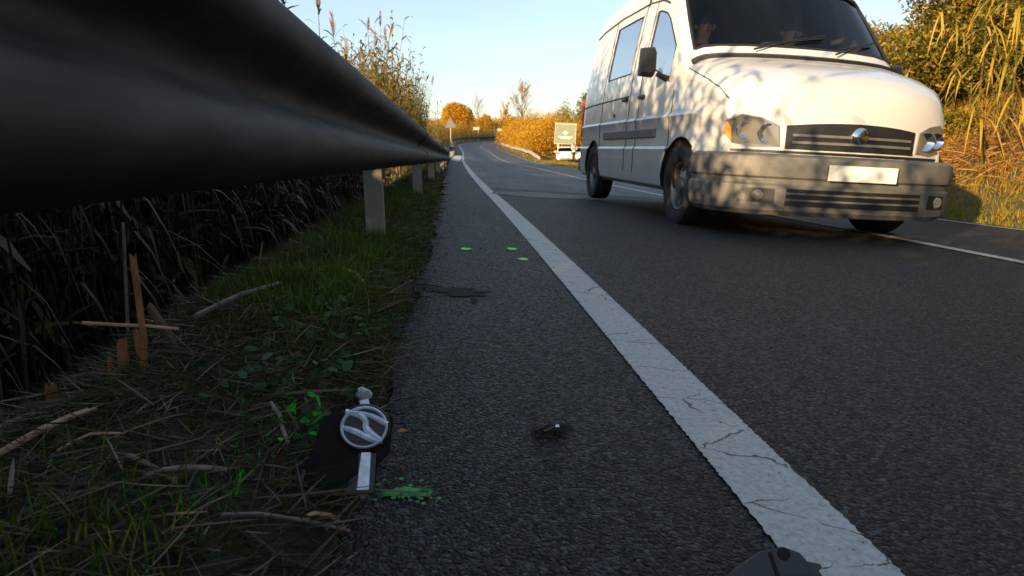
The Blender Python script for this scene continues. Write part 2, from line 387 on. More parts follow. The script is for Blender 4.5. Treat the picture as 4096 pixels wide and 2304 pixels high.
def ground(x, y):
    x = np.asarray(x, float); y = np.asarray(y, float)
    s, o = to_so(x, y); sc_ = np.clip(s, -14, 160)
    zc = np.interp(sc_, PS, PZ); e = np.interp(sc_, ES, EE)
    zr = zc-e*np.clip(o, -.4, R_EDGE)
    dl = L_EDGE-o; dr = o-R_EDGE
    far = sstep(40, 75, s)
    left_near = np.interp(dl, [0, .06, .14, .35, .55, .85, 1.3, 2.2, 4, 9, 22, 70], [-.02, .02, .07, .10, .05, -.08, -.30, -.50, -.5, -.3, .0, 2])
    left_far = np.interp(dl, [0, .3, 1.2, 3, 8, 25, 70], [-.03, .03, .15, .4, 1., 2.2, 6])
    right_near = np.interp(dr, [0, .25, .7, 1.4, 2.4, 3.8, 6, 10, 18, 40, 90], [-.02, .04, .10, .40, 1.05, 1.7, 2.5, 3.9, 6.2, 9.5, 12])
    right_far = np.interp(dr, [0, .3, 1.5, 5, 9, 16, 40, 90], [-.02, .02, -.10, -.48, -.45, .3, 2.5, 6])
    wr = sstep(16, 42, s)
    off = np.where(dl > 0, left_near*(1-far)+left_far*far, np.where(dr > 0, right_near*(1-wr)+right_far*wr, -.07))
    out = np.maximum(np.maximum(dl, dr), 0)
    bump = (vnoise(x, y, 1.1, 1)-.5)*.10*np.clip(out*1.5, 0, 1)+(vnoise(x, y, .25, 2)-.5)*.5*np.clip(out/4, 0, 1)+(vnoise(x, y, 6, 3)-.5)*.03*np.clip(out*6, 0, 1)
    return zr+off+bump
def gz(x, y): return float(ground(np.array([x]), np.array([y]))[0])

# ================================================================== THE SETTING
def grid_faces(nx, ny):
    i = np.arange(ny-1)[:, None]*nx+np.arange(nx-1)[None]
    return np.stack([i, i+1, i+nx+1, i+nx], -1).reshape(-1, 4)

gx = np.concatenate([[-420, -300, -200, -140, -100], np.linspace(-70, -8, 22), np.linspace(-7.5, -1.7, 24), np.linspace(-1.6, .1, 44), np.linspace(.2, 6, 30), np.linspace(6.05, 14, 60), np.linspace(14.5, 60, 50), [75, 100, 140, 200, 300, 420]])
gy = np.concatenate([[-140, -90, -60, -40, -25], np.linspace(-15, -.6, 20), np.linspace(-.5, 9, 110), np.linspace(9.2, 30, 70), np.linspace(30.7, 140, 120), np.linspace(144, 230, 25), [260, 320, 400, 520, 700]])
GX, GY = np.meshgrid(gx, gy)
tag(mk_np('ground', np.stack([GX, GY, ground(GX, GY)], -1), grid_faces(len(gx), len(gy)), M_TERR, smooth=True), kind='structure')

# a dark soil sheet on the near verge: litter and earth under the grass
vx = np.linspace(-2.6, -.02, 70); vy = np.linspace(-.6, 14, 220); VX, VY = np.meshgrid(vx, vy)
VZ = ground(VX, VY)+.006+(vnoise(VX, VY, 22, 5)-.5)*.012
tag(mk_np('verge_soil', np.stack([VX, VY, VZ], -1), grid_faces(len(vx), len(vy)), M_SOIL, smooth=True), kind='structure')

def strip(name, s, olist, dz, m, jl=None, jr=None):
    """sheet along the road between offsets; jl / jr ragged edges"""
    s = np.asarray(s); o = np.array(olist, float); S, O = np.meshgrid(s, o, indexing='ij')
    if jl is not None: O[:, 0] += jl
    if jr is not None: O[:, -1] += jr
    V = RP(S, O, dz)
    return tag(mk_np(name, V, grid_faces(len(o), len(s)), m), kind='structure')

s_road = np.concatenate([np.arange(-13, -.5, .5), np.arange(-.5, 8, .015), np.arange(8, 20, .08), np.arange(20, 167, .4)])
def jag2(s, amp, f, seed): return (vnoise(s, s*0, f*9, seed)-.5)*amp*.7+(vnoise(s, s*0, f*23, seed+1)-.5)*amp
def jag(s, amp, f, seed): return (vnoise(s, s*0, f, seed)-.5)*amp+(vnoise(s, s*0, f*5, seed+1)-.5)*amp*.6+(vnoise(s, s*0, f*22, seed+2)-.5)*amp*.25
jl = jag(s_road, .07, 2.2, 11)*np.clip(1.3-s_road/60, .5, 1)
road = strip('road', s_road, [L_EDGE, -.1, .2, .43, 1.5, 3.5, 5, 5.94, R_EDGE], 0, M_ASPH, jl, jag(s_road, .06, 1.5, 14))
# carriageway past a slanting joint: paler asphalt, sun and grazing light put into its colour
s_pale = np.concatenate([[0], np.arange(.05, 6, .1), np.arange(6, 156, .4)])
oo = np.array([L_EDGE+.62, 1.5, 2.5, 3.5, 5, 5.94, R_EDGE]); S2, O2 = np.meshgrid(s_pale, oo, indexing='ij')
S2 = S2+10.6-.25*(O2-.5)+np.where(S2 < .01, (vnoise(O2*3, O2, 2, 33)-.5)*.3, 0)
tag(mk_np('road_surface', RP(S2, O2, .003), grid_faces(len(oo), len(s_pale)), M_ASPHPALE), kind='structure')
# broken kerbless edge: the asphalt's thickness, seen dark above the verge
O0 = L_EDGE+jl; V = np.stack([RP(s_road, O0, -.001), RP(s_road, O0-.015, -.05)], 1)
tag(mk_np('road_edge', V, grid_faces(2, len(s_road)), M_ASPH), kind='structure')

s_line = np.concatenate([np.arange(-6, 6, .006), np.arange(6, 9, .015), np.arange(9, 22, .05), np.arange(22, 166, .4)])
jn = np.clip(1.2-s_line/25, .15, 1)
def rag_(s): return rng.uniform(-.0022, .0022, len(s))
strip('edge_line', s_line, [.43, .47, .53, .57], np.interp(s_line, [9, 9.8], [.004, .0075])[:, None], M_PAINT, rag_(s_line)*jn, rag_(s_line)*jn)
s_l2 = np.concatenate([np.arange(1, 14, .03), np.arange(14, 166, .4)])
strip('centre_line', s_l2, [C_LINE-.06, C_LINE, C_LINE+.06], .0075, M_PAINT, jag2(s_l2, .006, 3, 27), jag2(s_l2, .006, 3, 28))
strip('edge_line', s_l2, [R_LINE-.055, R_LINE+.055], .0075, M_PAINT, jag2(s_l2, .006, 3, 29), jag2(s_l2, .006, 3, 30))

# repaired patches, a cracked pothole at the shoulder, a dark gouge
def blob(name, cx, cy, rx, ry, m, dz, seed, n=40, rag=.25):
    a = np.linspace(0, 2*np.pi, n, endpoint=False); r = 1+rag*(vnoise(np.cos(a)*3, np.sin(a)*3, 1.2, seed)-.5)*2+rag*.5*(vnoise(a, a, 7, seed+1)-.5)
    x = cx+rx*r*np.cos(a); y = cy+ry*r*np.sin(a); s, o = to_so(x, y)
    me = bpy.data.meshes.new(name); me.from_pydata(RP(s, o, dz).tolist(), [], [tuple(range(n))])
    return tag(link(name, me, m), kind='structure')
M_HOLE = mat('pothole_dark', (.004, .004, .004), .95, (.012, .011, .010), 60, .006, 120)
blob('asphalt_patch', 1.15, 9.0, .62, .7, M_PATCH, .0055, 41, rag=.12)
blob('asphalt_patch', 1.0, 33.0, .55, 2.0, M_PATCH, .0055, 43, rag=.12)
blob('asphalt_patch', 2.0, 47.0, .8, 2.4, M_PATCH, .0055, 44, rag=.12)
blob('pothole', -.05, 2.40, .11, .045, M_HOLE, .003, 45, 60, .6)
blob('pothole', .03, 2.33, .075, .034, M_HOLE, .0034, 50, 50, .7)
blob('pothole', .055, 2.25, .010, .05, M_HOLE, .003, 46, 30, .4)
blob('pothole', .165, 1.14, .034, .018, M_HOLE, .003, 47, 50, .7)
blob('pothole', .185, 1.165, .018, .008, M_HOLE, .0035, 48, 30, .6)

# pale concrete apron of a side track, seen beyond the rail
def poly_sheet(name, so, dz, m):
    me = bpy.data.meshes.new(name); P = [RP(a, b, dz).tolist() for a, b in so]; me.from_pydata(P, [], [tuple(range(len(P)))])
    return tag(link(name, me, m), kind='structure')
poly_sheet('side_track', [(36, .30), (44, .40), (52, .40), (58, .38), (54, -1.0), (47, -3.2), (41, -1.6)], .012, M_CONC)
poly_sheet('side_track', [(31, .36), (35.5, .36), (35.8, -.1), (33, .0)], .010, M_CONC)

# ------------------------------------------------------------------ guard rails
WPROF = [(.000, .000), (.012, .003), (.050, .022), (.068, .034), (.079, .050), (.083, .068), (.080, .086), (.068, .101), (.045, .114), (.018, .130), (.004, .142), (.000, .155),
         (.004, .168), (.018, .180), (.045, .196), (.068, .209), (.080, .224), (.083, .242), (.079, .260), (.068, .276), (.050, .288), (.012, .307), (.000, .310)]

def beam_mesh(name, pts, side, parent, m, out=0.):
    """pts: list of (back point of the bottom edge, horizontal direction to the road)"""
    mb = MB(); rings = []
    for P, D, up in pts:
        fr = [P+D*(a*side+out)+Vector((0, 0, b))*1.0 for a, b in WPROF]
        bk = [P+D*((a-.0035)*side+out)+Vector((0, 0, b)) for a, b in WPROF][::-1]
        rings.append(fr+bk)
    mb.quadstrip(rings, True, True, True)
    return mb.build(name, m, parent, smooth=True, sharp=50)

def c_post(parent, P, D, top, bottom, m, wdt=.085, dep=.055):
    """C-shaped post: a broad web facing along the road with two flanges"""
    T = Vector((0, 0, 1)).cross(D).normalized()     # along the road
    mb = MB()
    t = .005
    # outline in (D, T): web across D, flanges along T
    o = [(-wdt/2, 0), (wdt/2, 0), (wdt/2, dep), (wdt/2-.016, dep), (wdt/2-.016, dep-t), (wdt/2-t, dep-t), (wdt/2-t, t), (-wdt/2+t, t), (-wdt/2+t, dep-t), (-wdt/2+.016, dep-t), (-wdt/2+.016, dep), (-wdt/2, dep)]
    rings = [[P+D*a+T*b+Vector((0, 0, z)) for a, b in o] for z in (bottom, top)]
    mb.quadstrip(rings, True, True, True)
    return mb.build('post', m, parent)

M_BLACKJ = mat('joint_grime', (.010, .009, .008), .9)
def bolt(parent, P, D):
    mb = MB(); mb.tube([P, P+D*.012], .014, 8); mb.tube([P+D*.012, P+D*.022], .008, 6)
    return mb.build('bolt', M_BOLT, parent)

def guardrail(name, label, samples, joints, posts, side, m, post_mats):
    """samples(s) -> (bottom back point, direction towards the road)"""
    root = empty(name); tag(root, label, 'guardrail')
    for a, b in zip(joints[:-1], joints[1:]):
        n = max(2, int((b-a)/1.0)+1)
        ss = np.linspace(a-.12, b, n)
        k = joints.index(a)
        beam_mesh('beam', [(*samples(q), None) for q in ss], side, root, m, out=.010*(k % 2))
        P, D = samples(b)
        rg = []
        for q in (b+.121, b+.132):       # dirty lip of the lapped joint
            P2, D2 = samples(q); o = .0105 if k % 2 else .0025
            if k % 2 == 0: o = .0125
            rg.append([P2+D2*((u if u > .01 else u)*side+o*side)+Vector((0, 0, v)) for u, v in WPROF]+[P2+D2*(u*side-.004*side)+Vector((0, 0, v)) for u, v in WPROF][::-1])
        mb = MB(); mb.quadstrip(rg, True, True, True); mb.build('joint_lip', M_BLACKJ, root)
        for hz in (.045, .155, .265):
            bolt(root, P+D*(.072 if hz != .155 else .008)*side+Vector((0, 0, hz)), D*side)
    for i, q in enumerate(posts):
        P, D = samples(q); c = P-D*.055*side
        g = gz(c.x, c.y)
        c_post(root, Vector((c.x, c.y, 0)), D, P.z+.285, g-.12, post_mats[i % len(post_mats)])
        mb = MB(); mb.box(P-D*.008*side+Vector((0, .0, .155)), (.014, .05, .09)); mb.build('spacer', M_BOLT, root)
    return root

def left_rail(q):
    """straight and slightly falling beside the camera, then following the bend"""
    if q < 22:
        x = -.343+.0056*q; z = .4835-.0177*q
        return Vector((x, q, z)), Vector((1, 0, 0))
    P = RV(q, 0); D = (RV(q, 1)-P); D.z = 0; D.normalize()
    base = np.interp(q, [22, 40, 60, 80, 95, 110, 130], [-.16, -.22, -.30, -.36, -.45, -.70, -1.0])
    zz = np.interp(q, [22, 30, 45, 60, 75, 90, 105, 120, 140], [.094-PZ_AT(22), .40, .42, .43, .45, .45, .45, .45, .45])
    p = P+D*base; p.z = PZ_AT(q)+.05+zz-.05*(q < 30)
    return p, D
def PZ_AT(q): return float(np.interp(q, PS, PZ))
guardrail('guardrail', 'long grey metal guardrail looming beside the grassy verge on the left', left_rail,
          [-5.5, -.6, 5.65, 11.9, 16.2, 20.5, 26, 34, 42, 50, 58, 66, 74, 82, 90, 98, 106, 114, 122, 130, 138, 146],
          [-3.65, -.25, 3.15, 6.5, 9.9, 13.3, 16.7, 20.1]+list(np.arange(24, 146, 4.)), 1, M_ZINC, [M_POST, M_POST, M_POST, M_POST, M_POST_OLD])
def right_rail(q):
    P = RV(q, 0); D = (RV(q, -1)-P); D.z = 0; D.normalize()
    o = np.interp(q, [60, 70, 80, 100, 150], [7.4, 6.95, 6.75, 6.6, 6.6])
    p = P-D*o; drop = np.interp(q, [60, 66], [-.42, 0])
    p.z = gz(p.x, p.y)+.40+drop
    return p, D
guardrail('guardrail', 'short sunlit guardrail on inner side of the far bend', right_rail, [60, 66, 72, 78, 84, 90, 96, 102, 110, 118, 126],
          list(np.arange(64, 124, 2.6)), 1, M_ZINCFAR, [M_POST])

# ------------------------------------------------------------------ signs
def sign_board():
    # board faces the traffic coming from the camera's side
    x, y = 11.5, 70.
    g = gz(x, y); root = empty('sign_board', (x, y, g), (0, R(3.0), R(-6)))
    tag(root, 'olive grey square information board with cream emblem behind the parked cars', 'sign board')
    b = MB(); b.box((0, 0, 2.46), (1.94, .05, 2.02)); bd = b.build('board', M_BOARD, root, bevel=.01)
    f = MB()
    for q in ((0, 1.43, 2.02), (0, 3.325, 2.02)): f.box((q[0], 0, q[1]), (2.02, .07, .04))
    for q in (-.99, .99): f.box((q, 0, 2.46), (.04, .068, 2.02))
    f.build('board_frame', M_SIGNPOLE, root)
    M = frame((0, -.027, 2.46), (1, 0, 0), (0, 0, 1))
    e = MB()
    e.prism([(-.28, .08), (-.10, .13), (0, .24), (.10, .13), (.30, .08), (.13, -.04), (.02, -.20), (-.10, -.08)], M, .006)
    e.build('emblem', M_BOARDLOGO, bd)
    for (z, wd, h) in ((-.36, 1.36, .11), (-.52, .86, .055)):
        # two lines of small capitals, too far off to read: blocks of letter height with word gaps
        t = MB(); xx = -wd/2; q = random.Random(int(wd*100))
        while xx < wd/2:
            l = q.uniform(.05, .09)
            t.prism([(xx, z-h/2), (xx+l, z-h/2), (xx+l, z+h/2), (xx, z+h/2)], M, .005); xx += l+q.choice((.012, .012, .014, .05))
        t.build('text_line', M_BOARDLOGO, bd)
    root.scale = (1.09, 1.09, 1.06)
    for px in (-.62, .72):
        p = MB(); p.box((px, .07, 1.4), (.14, .09, 3.6)); p.build('pole', M_SIGNPOLE, root)
sign_board()

def triangle_sign():
    P = RV(84, -.62); g = gz(P.x, P.y); root = empty('warning_sign', (P.x, P.y, g), (0, 0, R(4)))
    tag(root, 'grey back of a triangular road sign on a thin pole behind the guardrail', 'road sign')
    M = frame((0, 0, 2.75), (1, 0, 0), (0, 0, 1)); b = MB()
    q = [];
    for a in (90, 210, 330):
        for d in (-14, 0, 14): q.append((.66*math.cos(R(a))+.09*math.cos(R(a+d*4)), .66*math.sin(R(a))+.09*math.sin(R(a+d*4))))
    b.prism(q, M, .03); b.build('panel', M_SIGNBACK, root)
    p = MB(); p.tube([(0, .05, -.3), (0, .05, 3.3)], .04, 8); p.build('pole', M_SIGNPOLE, root)
triangle_sign()
def plate_sign(px, Yd, h, wd, label, yaw):
    P = Vector(((px-1127)/1660*Yd, Yd, 0)); g = gz(P.x, P.y); root = empty('plate_sign', (P.x, P.y, g), (0, 0, R(yaw))); tag(root, label, 'road sign', 'small plate signs on the far bend')
    b = MB(); b.box((0, 0, h), (wd, .03, .5)); b.build('panel', M_SIGNW, root, bevel=.01)
    for q in (-.3, .3):
        p = MB(); p.tube([(q*wd, .04, -.3), (q*wd, .04, h+.2)], .035, 8); p.build('pole', M_SIGNPOLE, root)
plate_sign(1183, 122, 2.0, 1.15, 'small pale plate sign on two posts at left start of the far bend', 0)
plate_sign(1241, 129, 1.55, 1.2, 'small cream plate sign under the bare tree on the far bend', -8)

# ================================================================== VEHICLES
M_VANW = mat('van_white_paint', (.54, .54, .535), .25, (.62, .62, .615), 2.2, coat=.5, detail=9)
M_CARW = mat('car_white_paint', (.80, .79, .77), .25, coat=.6)
M_CARG = mat('car_silver_paint', (.36, .36, .37), .3, (.40, .40, .41), 3, metal=.4, coat=.5)
M_BLACKPL = mat('black_plastic', (.010, .010, .011), .45, (.016, .016, .017), 12, .0005, 200)
M_GREYPL = mat('bumper_grey_plastic', (.10, .10, .097), .55, (.135, .132, .125), 9, .0006, 160)
M_RUBBER = mat('tyre_rubber', (.012, .012, .012), .8, (.022, .021, .02), 8, .001, 60)
M_RIM = mat('wheel_rim', (.18, .18, .185), .4, metal=.7)
M_GLASS = glassmat('window_glass', (.80, .84, .83))
M_GLASSD = glassmat('tinted_glass', (.10, .12, .13))
M_LENS = mat('headlight_lens', (.22, .21, .20), .12, spec=.8, coat=.8, metal=.3)
M_AMBER = mat('indicator_amber', (.75, .25, .02), .2, coat=.6)
M_RED = mat('tail_light_red', (.55, .02, .015), .2, coat=.6)
M_CHROME = mat('chrome', (.65, .66, .68), .12, metal=1.)
M_DARKIN = mat('dark_trim', (.02, .02, .021), .8)
M_CEIL = mat('headlining_brown', (.30, .17, .09), .9)
M_SEAT = mat('seat_cloth', (.025, .03, .05), .9, (.04, .045, .07), 40)
M_PLATE = mat('plate_white', (.75, .75, .72), .4)
M_SKIN = mat('skin', (.45, .25, .17), .55)
M_HAIR = mat('dark_hair', (.02, .013, .01), .6)
M_REDCLOTH = mat('red_jacket', (.45, .025, .03), .85, (.35, .015, .02), 12)
M_NAVY = mat('navy_jacket', (.012, .02, .07), .85)
M_PALECLOTH = mat('pale_shirt', (.62, .55, .45), .85)
M_DARKTROUSER = mat('dark_trousers', (.03, .028, .026), .9)

class Loft:
    """car body from side-view outline, plan taper and a profile of side levels"""
    def __init__(s, zb, side, corner, zref, drop, knee, outline, width, bow, sh_drop=None):
        s.zb, s.side, s.corner, s.zref, s.drop, s.knee = zb, side, corner, zref, drop, knee
        s.oy, s.oz = zip(*outline); s.wy, s.ww = zip(*width); s.by, s.bb = zip(*bow); s.sd = sh_drop
    def ztop(s, y): return float(np.interp(y, s.oy, s.oz))
    def w(s, y): return float(np.interp(y, s.wy, s.ww))
    def b(s, y): return float(np.interp(y, s.by, s.bb))
    def profile(s, y, sgn, inset=0.):
        zt = s.ztop(y)-inset; w_ = s.w(y)-inset
        d = float(np.interp(y, *zip(*s.sd))) if s.sd else s.drop
        d = min(d, (zt-s.zb)*.45); zsh = zt-d; zsr = s.zref-s.drop
        zk = min(s.knee, s.zb+(zsh-s.zb)*.85); P = []
        Lz = [a for a, _ in s.side]; Ld = [b for _, b in s.side]
        for z, _ in s.side:
            z2 = s.zb+(z-s.zb)*(zk-s.zb)/(s.knee-s.zb) if z <= s.knee else zk+(z-s.knee)*(zsh-zk)/(zsr-s.knee)
            P.append((w_-float(np.interp(z2, Lz, Ld)), z2))
        dl = w_-P[-1][0]
        for dx, fz in s.corner:
            x = max(0., (w_-dl)*(1-dx)); P.append((x, zsh+(zt-zsh)*fz))
        return [(sgn*x, y+s.b(y)*(x/max(w_, .1))**2, z) for x, z in P]
    def point(s, y, k, sgn=-1, off=0.): return Vector(s.profile(y, sgn, off)[k])
    def build(s, name, ys, mats, parent, slot=None, inset=0., cutters=(), sharp=28, drop_slots=(1,)):
        """slot(i, j, sgn) -> material slot of face between stations i,i+1 and levels j,j+1"""
        bm = bmesh.new(); rows = []
        for y in ys:
            Rr = [bm.verts.new(p) for p in s.profile(y, 1, inset)]; Lr = [bm.verts.new(p) for p in s.profile(y, -1, inset)]
            rows.append((Rr, Lr))
        n = len(rows[0][0])
        for i in range(len(ys)-1):
            for sg, q in ((1, 0), (-1, 1)):
                a, b = rows[i][q], rows[i+1][q]
                for j in range(n-1):
                    f = bm.faces.new((a[j], b[j], b[j+1], a[j+1])); f.material_index = slot(i, j, sg) if slot else 0; f.smooth = True
            bm.faces.new((rows[i][0][0], rows[i][1][0], rows[i+1][1][0], rows[i+1][0][0])).material_index = 2 if len(mats) > 2 else 0
        for r in (rows[0], rows[-1]): bm.faces.new(list(r[0])+list(r[1])[::-1])
        bmesh.ops.remove_doubles(bm, verts=bm.verts, dist=.0005); bmesh.ops.recalc_face_normals(bm, faces=bm.faces)
        me = bpy.data.meshes.new(name); bm.to_mesh(me); bm.free()
        for m in mats: me.materials.append(m)
        if cutters:
            tmp = bpy.data.objects.new('tmp', me); COL.objects.link(tmp); cs = []
            for (x0, x1, y, z, r) in cutters:
                mb = MB(); mb.tube([(x0, y, z), (x1, y, z)], r, 40); c = mb.build('cut', [M_BLACKPL]*3)
                c.data.polygons.foreach_set('material_index', [2]*len(c.data.polygons)); cs.append(c)
                md = tmp.modifiers.new('b', 'BOOLEAN'); md.operation = 'DIFFERENCE'; md.solver = 'EXACT'; md.object = c
            dg = bpy.context.evaluated_depsgraph_get(); dg.update()
            me2 = bpy.data.meshes.new_from_object(tmp.evaluated_get(dg)); me2.name = name
            bpy.data.objects.remove(tmp); me = me2
            for c in cs: bpy.data.objects.remove(c)
        if slot and drop_slots:
            bm = bmesh.new(); bm.from_mesh(me)
            bmesh.ops.delete(bm, geom=[f for f in bm.faces if f.material_index in drop_slots], context='FACES'); bm.to_mesh(me); bm.free()
        me.polygons.foreach_set('use_smooth', [True]*len(me.polygons)); me.set_sharp_from_angle(angle=R(sharp)); me.update()
        return link(name, me, None, parent)
    def patch(s, name, ys, ks, sgn, m, parent, off=0., thick=.004):
        """a panel lying on the body between stations ys and level indices ks (glass, trims)"""
        mb = MB(); rings = []
        rows = [[s.point(y, k, sgn) for k in ks] for y in ys]
        V = [p for r in rows for p in r]; nx = len(ks)
        F = [(i*nx+j, i*nx+j+1, (i+1)*nx+j+1, (i+1)*nx+j) for i in range(len(ys)-1) for j in range(nx-1)]
        bm = bmesh.new(); vv = [bm.verts.new(p) for p in V]
        for f in F: bm.faces.new([vv[q] for q in f])
        bm.normal_update()
        cen = Vector((0, sum(ys)/len(ys), s.zb+.6*(s.zref-s.zb)))
        if sum((f.calc_center_median()-cen).dot(f.normal) for f in bm.faces) < 0: bmesh.ops.reverse_faces(bm, faces=bm.faces)
        bm.normal_update(); nm = {v: v.normal.copy() for v in bm.verts}
        for v in bm.verts: v.co += nm[v]*off
        if thick: bmesh.ops.solidify(bm, geom=bm.faces, thickness=-thick)
        me = bpy.data.meshes.new(name); bm.to_mesh(me); bm.free()
        me.polygons.foreach_set('use_smooth', [True]*len(me.polygons)); me.set_sharp_from_angle(angle=R(40))
        return link(name, me, m, parent)

def wheel(parent, x, y, r, wd, sgn, holes=8):
    """tyre with shoulder and grooves, pressed rim with holes, hub; local z of M points outwards"""
    root = MB(); M = frame((x, y, r), (0, 1, 0), (0, 0, 1)) if sgn > 0 else frame((x, y, r), (0, -1, 0), (0, 0, 1))
    h = wd/2
    root.lathe([(r*.62, -h*.9), (r*.86, -h), (r*.97, -h*.92), (r, -h*.7), (r, -h*.35), (r*.985, -h*.33), (r*.985, -h*.27), (r, -h*.25), (r, h*.25), (r*.985, h*.27), (r*.985, h*.33), (r, h*.35), (r, h*.7), (r*.97, h*.92), (r*.86, h), (r*.70, h*.97), (r*.63, h*.8), (r*.62, h*.6)], M, 40)
    t = root.build('tyre', M_RUBBER, None, smooth=True)
    t.parent = parent
    rm = MB(); rm.lathe([(r*.62, -h*.8), (r*.60, h*.75), (r*.56, h*.72), (r*.52, h*.35), (r*.30, h*.55), (r*.22, h*.6), (r*.2, h*.8), (.0001, h*.82)], M, 32)
    for k in range(holes):
        a = 2*math.pi*k/holes; c = M @ Vector((r*.42*math.cos(a), r*.42*math.sin(a), h*.45))
        rm.lathe([(.0001, .006), (r*.062, .006), (r*.062, -.004)], frame(c+(M.to_3x3() @ Vector((0, 0, .006))), M.to_3x3() @ Vector((math.cos(a), math.sin(a), .15)), M.to_3x3() @ Vector((-math.sin(a), math.cos(a), 0))), 10)
    ri = rm.build('rim', M_RIM, t, smooth=True)
    return t

# ------------------------------------------------------------------ people
def person(name, J, label, mats, loc=(0, 0, 0), rz=0., seated=False, parent_scale=1.):
    """one continuous skinned figure. J: joint -> (x, y, z); mats: (top, trousers, skin, shoes)"""
    E = [('pelvis', 'spine'), ('spine', 'chest'), ('chest', 'neck'), ('neck', 'head0'), ('head0', 'head1'), ('head1', 'head2'),
         ('chest', 'sho_l'), ('sho_l', 'elb_l'), ('elb_l', 'wri_l'), ('wri_l', 'han_l'), ('chest', 'sho_r'), ('sho_r', 'elb_r'), ('elb_r', 'wri_r'), ('wri_r', 'han_r'),
         ('pelvis', 'hip_l'), ('hip_l', 'kne_l'), ('kne_l', 'ank_l'), ('ank_l', 'toe_l'), ('pelvis', 'hip_r'), ('hip_r', 'kne_r'), ('kne_r', 'ank_r'), ('ank_r', 'toe_r')]
    Rd = dict(pelvis=(.15, .12), spine=(.14, .11), chest=(.165, .12), neck=(.058, .058), head0=(.07, .08), head1=(.083, .10), head2=(.06, .07), sho=(.068, .068), elb=(.047, .047), wri=(.032, .036), han=(.035, .022), hip=(.095, .095), kne=(.062, .062), ank=(.045, .045), toe=(.042, .03))
    face = J.pop('face', (0, -1, 0))
    names = list(J); idx = {n: i for i, n in enumerate(names)}
    me = bpy.data.meshes.new(name); me.from_pydata([J[n] for n in names], [(idx[a], idx[b]) for a, b in E], [])
    ob = bpy.data.objects.new(name, me); COL.objects.link(ob)
    md = ob.modifiers.new('s', 'SKIN'); md.use_smooth_shade = True
    for n in names:
        k = me.skin_vertices[0].data[idx[n]]; k.radius = Rd.get(n) or Rd[n.split('_')[0]]; k.use_root = (n == 'pelvis')
    sb = ob.modifiers.new('u', 'SUBSURF'); sb.levels = 1; sb.render_levels = 1
    dg = bpy.context.evaluated_depsgraph_get(); dg.update()
    m2 = bpy.data.meshes.new_from_object(ob.evaluated_get(dg)); bpy.data.objects.remove(ob)
    for m in mats: m2.materials.append(m)
    # clothing regions by the nearest bone
    seg = []
    for a, b in E:
        reg = 2 if (a.startswith('head') or b.startswith('head') or a.startswith('wri')) else 1 if a.startswith(('hip', 'kne', 'pelvis')) and b != 'spine' else 3 if a.startswith('ank') else 0
        seg.append((Vector(J[a]), Vector(J[b]), reg))
    for p in m2.polygons:
        c = p.center; bd = 9; rg = 0
        for a, b, reg in seg:
            t = max(0, min(1, (c-a).dot(b-a)/max((b-a).length_squared, 1e-6))); d = (c-(a+(b-a)*t)).length
            if d < bd: bd, rg = d, reg
        p.material_index = rg; p.use_smooth = True
    root = link(name, m2); root.location = loc; root.rotation_euler = (0, 0, rz)
    # hair cap, nose, ears, eyes and five-fingered hands
    H = Vector(J['head1']); N = Vector(face).normalized(); Rt = N.cross(Vector((0, 0, 1))).normalized(); Up = Rt.cross(N)
    h = MB(); h.lathe([(.098*math.sin(R(a)), .115*math.cos(R(a))) for a in (2, 20, 40, 60, 80, 97)], frame(H-N*.016+Up*.028, Rt, N), 16); h.build('hair', mats[4], root, smooth=True)
    f = MB(); f.tube([H+N*.088+Up*.012, H+N*.112-Up*.022, H+N*.09-Up*.03], [.007, .014, .008], 6); f.build('nose', mats[2], root, smooth=True)
    for q in (-1, 1):
        e = MB(); e.lathe([(.0001, .012), (.010, .007), (.0115, 0)], frame(H+N*.083+Rt*.034*q+Up*.02, Rt, Up), 8); e.build('eye', M_DARKIN, root)
        e = MB(); e.tube([H+Rt*.085*q+Up*.025, H+Rt*.098*q, H+Rt*.085*q-Up*.03], [.012, .017, .010], 6); e.build('ear', mats[2], root, smooth=True)
    e = MB(); e.tube([H+N*.088-Rt*.022-Up*.053, H+N*.096-Up*.051, H+N*.088+Rt*.022-Up*.053], [.004, .007, .004], 5); e.build('mouth', M_REDCLOTH, root)
    for q in 'lr':
        wv = Vector(J['wri_'+q]); hv = Vector(J['han_'+q]); d = (hv-wv).normalized(); sd_ = d.cross(Vector((0, 0, 1)) if abs(d.z) < .8 else N).normalized(); pd = sd_.cross(d)
        g = MB()
        for i, ln in enumerate((.062, .075, .078, .068)):
            o = hv+sd_*(i-1.5)*.019
            g.tube([o, o+d*ln*.5, o+d*ln*.85-pd*.012, o+d*ln-pd*.032], [.009, .0085, .008, .0065], 6)
        o = wv+d*.03+sd_*.03*(1 if q == 'l' else -1); g.tube([o, o+d*.03+sd_*.025*(1 if q == 'l' else -1), o+d*.065+sd_*.02*(1 if q == 'l' else -1)-pd*.01], [.012, .010, .008], 6)
        g.build('fingers', mats[2], root, smooth=True)
    if label: tag(root, label, 'person')
    return root

